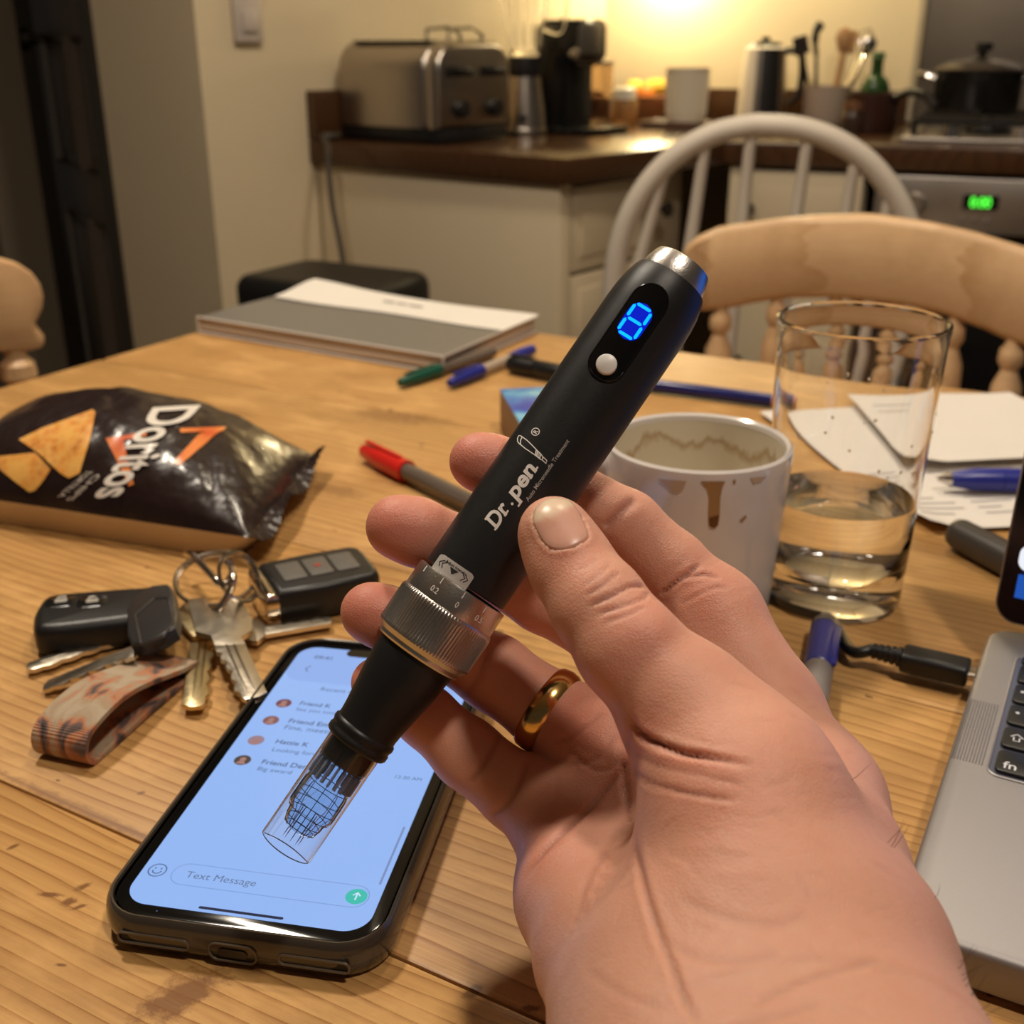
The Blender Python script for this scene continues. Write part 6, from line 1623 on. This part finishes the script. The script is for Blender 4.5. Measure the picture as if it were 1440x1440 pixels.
# right fob
a = G(362, 832, .014); b = G(527, 800, .014); fobx = b - a; L = fobx.length; wd = .036
f2 = thing('car_key_fob', 'black car key fob with three grey buttons and chrome end, right of the keys', 'key fob', frame((a.x, a.y, T + .0006), fobx), KG)
f2y = .006
o2 = [(x * L, (y - .5) * wd + f2y) for x, y in ((.12, .04), (.5, .0), (.92, .02), (.985, .10), (1, .25), (1, .75), (.985, .90), (.92, .98), (.5, 1), (.12, .96))]
MB().prism(o2, 0, .0165, .0028, None, 3).build('body', FOBM, f2)
MB().prism([(0, -.32 * wd + f2y), (.03 * L, -.46 * wd + f2y), (.125 * L, -.47 * wd + f2y), (.125 * L, .47 * wd + f2y), (.03 * L, .46 * wd + f2y), (0, .32 * wd + f2y)], .001, .0155, .0022, None, 3).build('chrome_end', mat('fob_chrome', (.66, .60, .52), .10, 1.0), f2)
BTG = mat('button_grey', (.115, .105, .092), .45)
for k in range(3):
    x = L * (.24 + .225 * k); bt = MB().prism(rrect(L * .20, wd * .50, .0015, 4, x + L * .08, f2y + .001), .0160, .0172, .0006).build('button', BTG, f2)
    if k == 1: MB().lathe([(0, .0173), (.0018, .0173), (.0016, .0175), (0, .0175)], 12, Matrix.Translation((x + L * .08, f2y + .001, 0))).build('red_symbol', mat('icon_red', (.30, .05, .035), .4), bt)
# keys
def key(name, label, mtl, bow, neck, tipp, z, halfw, slot=None, teeth_side=1, tilt=0.0, head=None, z2=None):
    """flat key: bow outline given as table points; blade from neck to tip, teeth cut along one side"""
    n0 = G(*neck, z); t0 = G(*tipp, z if z2 is None else z2); d = (t0 - n0); L = d.length
    M = frame((n0.x, n0.y, T + z), d); t = thing(name, label, 'key', M, KG); MI_ = M.inverted()
    up_ = []
    ts = [.0, .10, .14, .20, .25, .32, .38, .44, .50, .57, .63, .70, .76, .83, .88, .95, 1.0]; dp = [0, 0, .42, .1, .1, .5, .2, .28, .62, .3, .3, .55, .2, .2, .5, .45, .75]
    for x, q in zip(ts, dp): up_.append((x * L, teeth_side * halfw * (1 - q * .75)))
    lo2 = [(L, -teeth_side * halfw * .35), (L * .96, -teeth_side * halfw * .95), (0, -teeth_side * halfw)]
    pol = up_ + lo2
    MB().prism(pol, -.0010, .0010, .00025).build('blade', mtl, t)
    gr = MB()
    for yy_ in (-.25, .28): gr.box((L * .86, halfw * .16, .00022), (L * .44, teeth_side * -halfw * yy_ * .9, .00104), .0001)
    gr.build('blade_groove', mat('groove_' + mtl.name, tuple(c * .45 for c in mtl.node_tree.nodes['Principled BSDF'].inputs['Base Color'].default_value[:3]), .3, 1.0), t)
    if bow:
        pts = [MI_ @ G(u, v, z) for u, v in bow]; po = [(p.x, p.y) for p in pts]
        if head: MB().prism(po, -.0032, .0036, .0014, None, 3).build('head', head, t)
        else: MB().prism(po, -.0012, .0012, .0004).build('bow', mtl, t)
    return t
key('house_key', 'silver key with teeth, under the black headed key and pointing left', NICK, [(176, 884), (184, 893), (215, 908), (235, 890), (215, 872), (190, 872)], (183, 893), (39, 942), .0030, .0042, None, 1)
bk = key('house_key', 'silver key with a black plastic head pointing left', NICK, [(181, 862), (192, 848), (222, 838), (247, 842), (254, 850), (262, 890), (259, 908), (232, 917), (205, 918), (189, 915), (182, 900)], (190, 917), (62, 969), .0132, .0046, None, 1, 0, mat('key_head_black', (.030, .028, .028), .32), .0020)
MI_ = bk.matrix_world.inverted()
pts = [MI_ @ G(u, v, .0168) for u, v in ((190, 866), (221, 849), (244, 853), (252, 890), (236, 908), (200, 909))]
MB().tube([(p.x, p.y, .0036) for p in pts], .0006, 6, True).build('head_ridge', mat('key_head_ridge', (.05, .047, .046), .25), bk)
key('house_key', 'brass key pointing toward the viewer behind the front silver key', BRAS, [(247, 872), (252, 858), (264, 846), (290, 848), (300, 870), (292, 895), (272, 898)], (286, 905), (275, 996), .0040, .0052, None, 1)
fk = key('house_key', 'silver square-bowed key pointing toward the viewer at the front of the bunch', NICK, [(264, 846), (289, 842), (294, 857), (318, 857), (324, 841), (341, 848), (355, 874), (356, 888), (340, 899), (346, 909), (302, 911), (297, 897), (275, 891)], (323, 908), (356, 984), .0105, .0058, None, -1)
MI_ = fk.matrix_world.inverted(); p = MI_ @ G(300, 876, .0118)
key('house_key', 'silver key pointing right beneath the chrome-ended fob', NICK, [(338, 885), (345, 874), (362, 873), (374, 882), (374, 896), (362, 905), (344, 902)], (370, 889), (466, 873), .0035, .0040, None, 1)
# rings
def kring(label, c, r, nrm, thick=.0009, zup=0):
    n_ = Vector(nrm).normalized(); x_ = Vector((1, 0, 0)); x_ = (x_ - n_ * x_.dot(n_)).normalized()
    M = frame(c, x_, n_); t = thing('key_ring', label, 'key ring', M, KG)
    pts = [((r + (.0006 if k > 40 else 0)) * math.cos(k * 2 * math.pi / 40), (r + (.0006 if k > 40 else 0)) * math.sin(k * 2 * math.pi / 40), thick * .9 * (k / 40)) for k in range(0, 78)]
    MB().tube(pts, thick, 8).build('coil', RINGM, t); return t
c = G(305, 816, .013); kring('large split ring lying behind the front keys', c, .0172, (.04, -.28, .95), .0010)
c = G(334, 812, .020); kring('split ring through the right fob, tilted upright', c, .0105, (.75, -.35, .45), .0009)
c = G(300, 800, .018); tt = thing('key_chain_link', 'long bright steel loop hooking the front key to the ring', 'key ring', Matrix.Translation(c), KG)
lpts = [G(u, v, z) - c for u, v, z in ((262, 778, .014), (272, 782, .018), (300, 812, .020), (316, 822, .018), (324, 812, .020), (326, 800, .024), (320, 788, .028))]
lpts2 = [G(u, v, z) - c for u, v, z in ((326, 800, .026), (328, 816, .024), (322, 834, .018), (308, 856, .0125), (297, 858, .010))]
MB().tube([tuple(p) for p in catmull([tuple(p) for p in lpts], 8)], .0017, 10).build('link', RINGM, tt); MB().tube([tuple(p) for p in catmull([tuple(p) for p in lpts2], 8)], .0016, 10).build('link', RINGM, tt)
# woven strap
sa = G(244, 944, 0); sb = G(95, 1070, 0); sd_ = (sb - sa); SLt = sd_.length; sd_.normalize(); sw_ = Vector((-sd_.y, sd_.x, 0))
if sw_.y > 0: sw_ = -sw_
ws = thing('key_strap', 'patterned orange and beige woven wrist strap looped in front of the keys', 'key strap', frame((sa.x, sa.y, T), sd_), KG)
WI = ws.matrix_world.inverted()
g = NT('strap_weave'); tcg = g.n('TexCoord').outputs['Object']
nn0 = g.noise(g.map(tcg, (60, 90, 40)), 1.0, 3, .55, .8)
cc = g.ramp(nn0, [(.33, (.03, .022, .022)), (.42, (.16, .10, .085)), (.48, (.50, .19, .085)), (.55, (.40, .29, .19)), (.66, (.46, .36, .25))])
g.link(cc, 'Base Color'); g.b.inputs['Roughness'].default_value = .75
wv = g.n('TexWave', i_Scale=420.0); g.nt.links.new(tcg, wv.inputs['Vector']); g.link(g.bump(wv.outputs['Fac'], .5, .0006), 'Normal'); STRP = g.m
path = []
for t in np.linspace(0, 1, 26): path.append((t * SLt * .93, .0055 + .007 * math.sin(math.pi * t) * t + .0085 * t))
x1_, zt1 = path[-1]; rb_ = zt1 / 2
for a_ in np.linspace(.2, math.pi - .1, 14): path.append((x1_ + rb_ * 1.0 * math.sin(a_), rb_ + rb_ * math.cos(a_) * .97))
for t in np.linspace(0, 1, 20): path.append((x1_ * (1 - t) + .006 * t, .0008 + .004 * math.sin(math.pi * t) * .3))
V, F = [], []; hw2 = .0112; tk = .0009
for i, (x, z) in enumerate(path):
    j0, j1 = max(0, i - 1), min(len(path) - 1, i + 1); tx_, tz_ = path[j1][0] - path[j0][0], path[j1][1] - path[j0][1]; l_ = math.hypot(tx_, tz_); nx_, nz_ = -tz_ / l_, tx_ / l_
    for (yy_, s_) in ((-hw2, 1), (-hw2 * .4, 1), (hw2 * .4, 1), (hw2, 1), (hw2, -1), (hw2 * .4, -1), (-hw2 * .4, -1), (-hw2, -1)): V.append((x + nx_ * tk * s_, yy_, max(.0003, z + nz_ * tk * s_)))
for i in range(len(path) - 1):
    for k in range(8): F.append((i * 8 + k, i * 8 + (k + 1) % 8, (i + 1) * 8 + (k + 1) % 8, (i + 1) * 8 + k))
mesh_obj('woven_band', V, F, STRP, ws, True, 50)
MB().box((.006, .0226, .0052), (.001, 0, .0036), .0008).build('stitched_end', mat('strap_end', (.20, .13, .09), .8), ws)
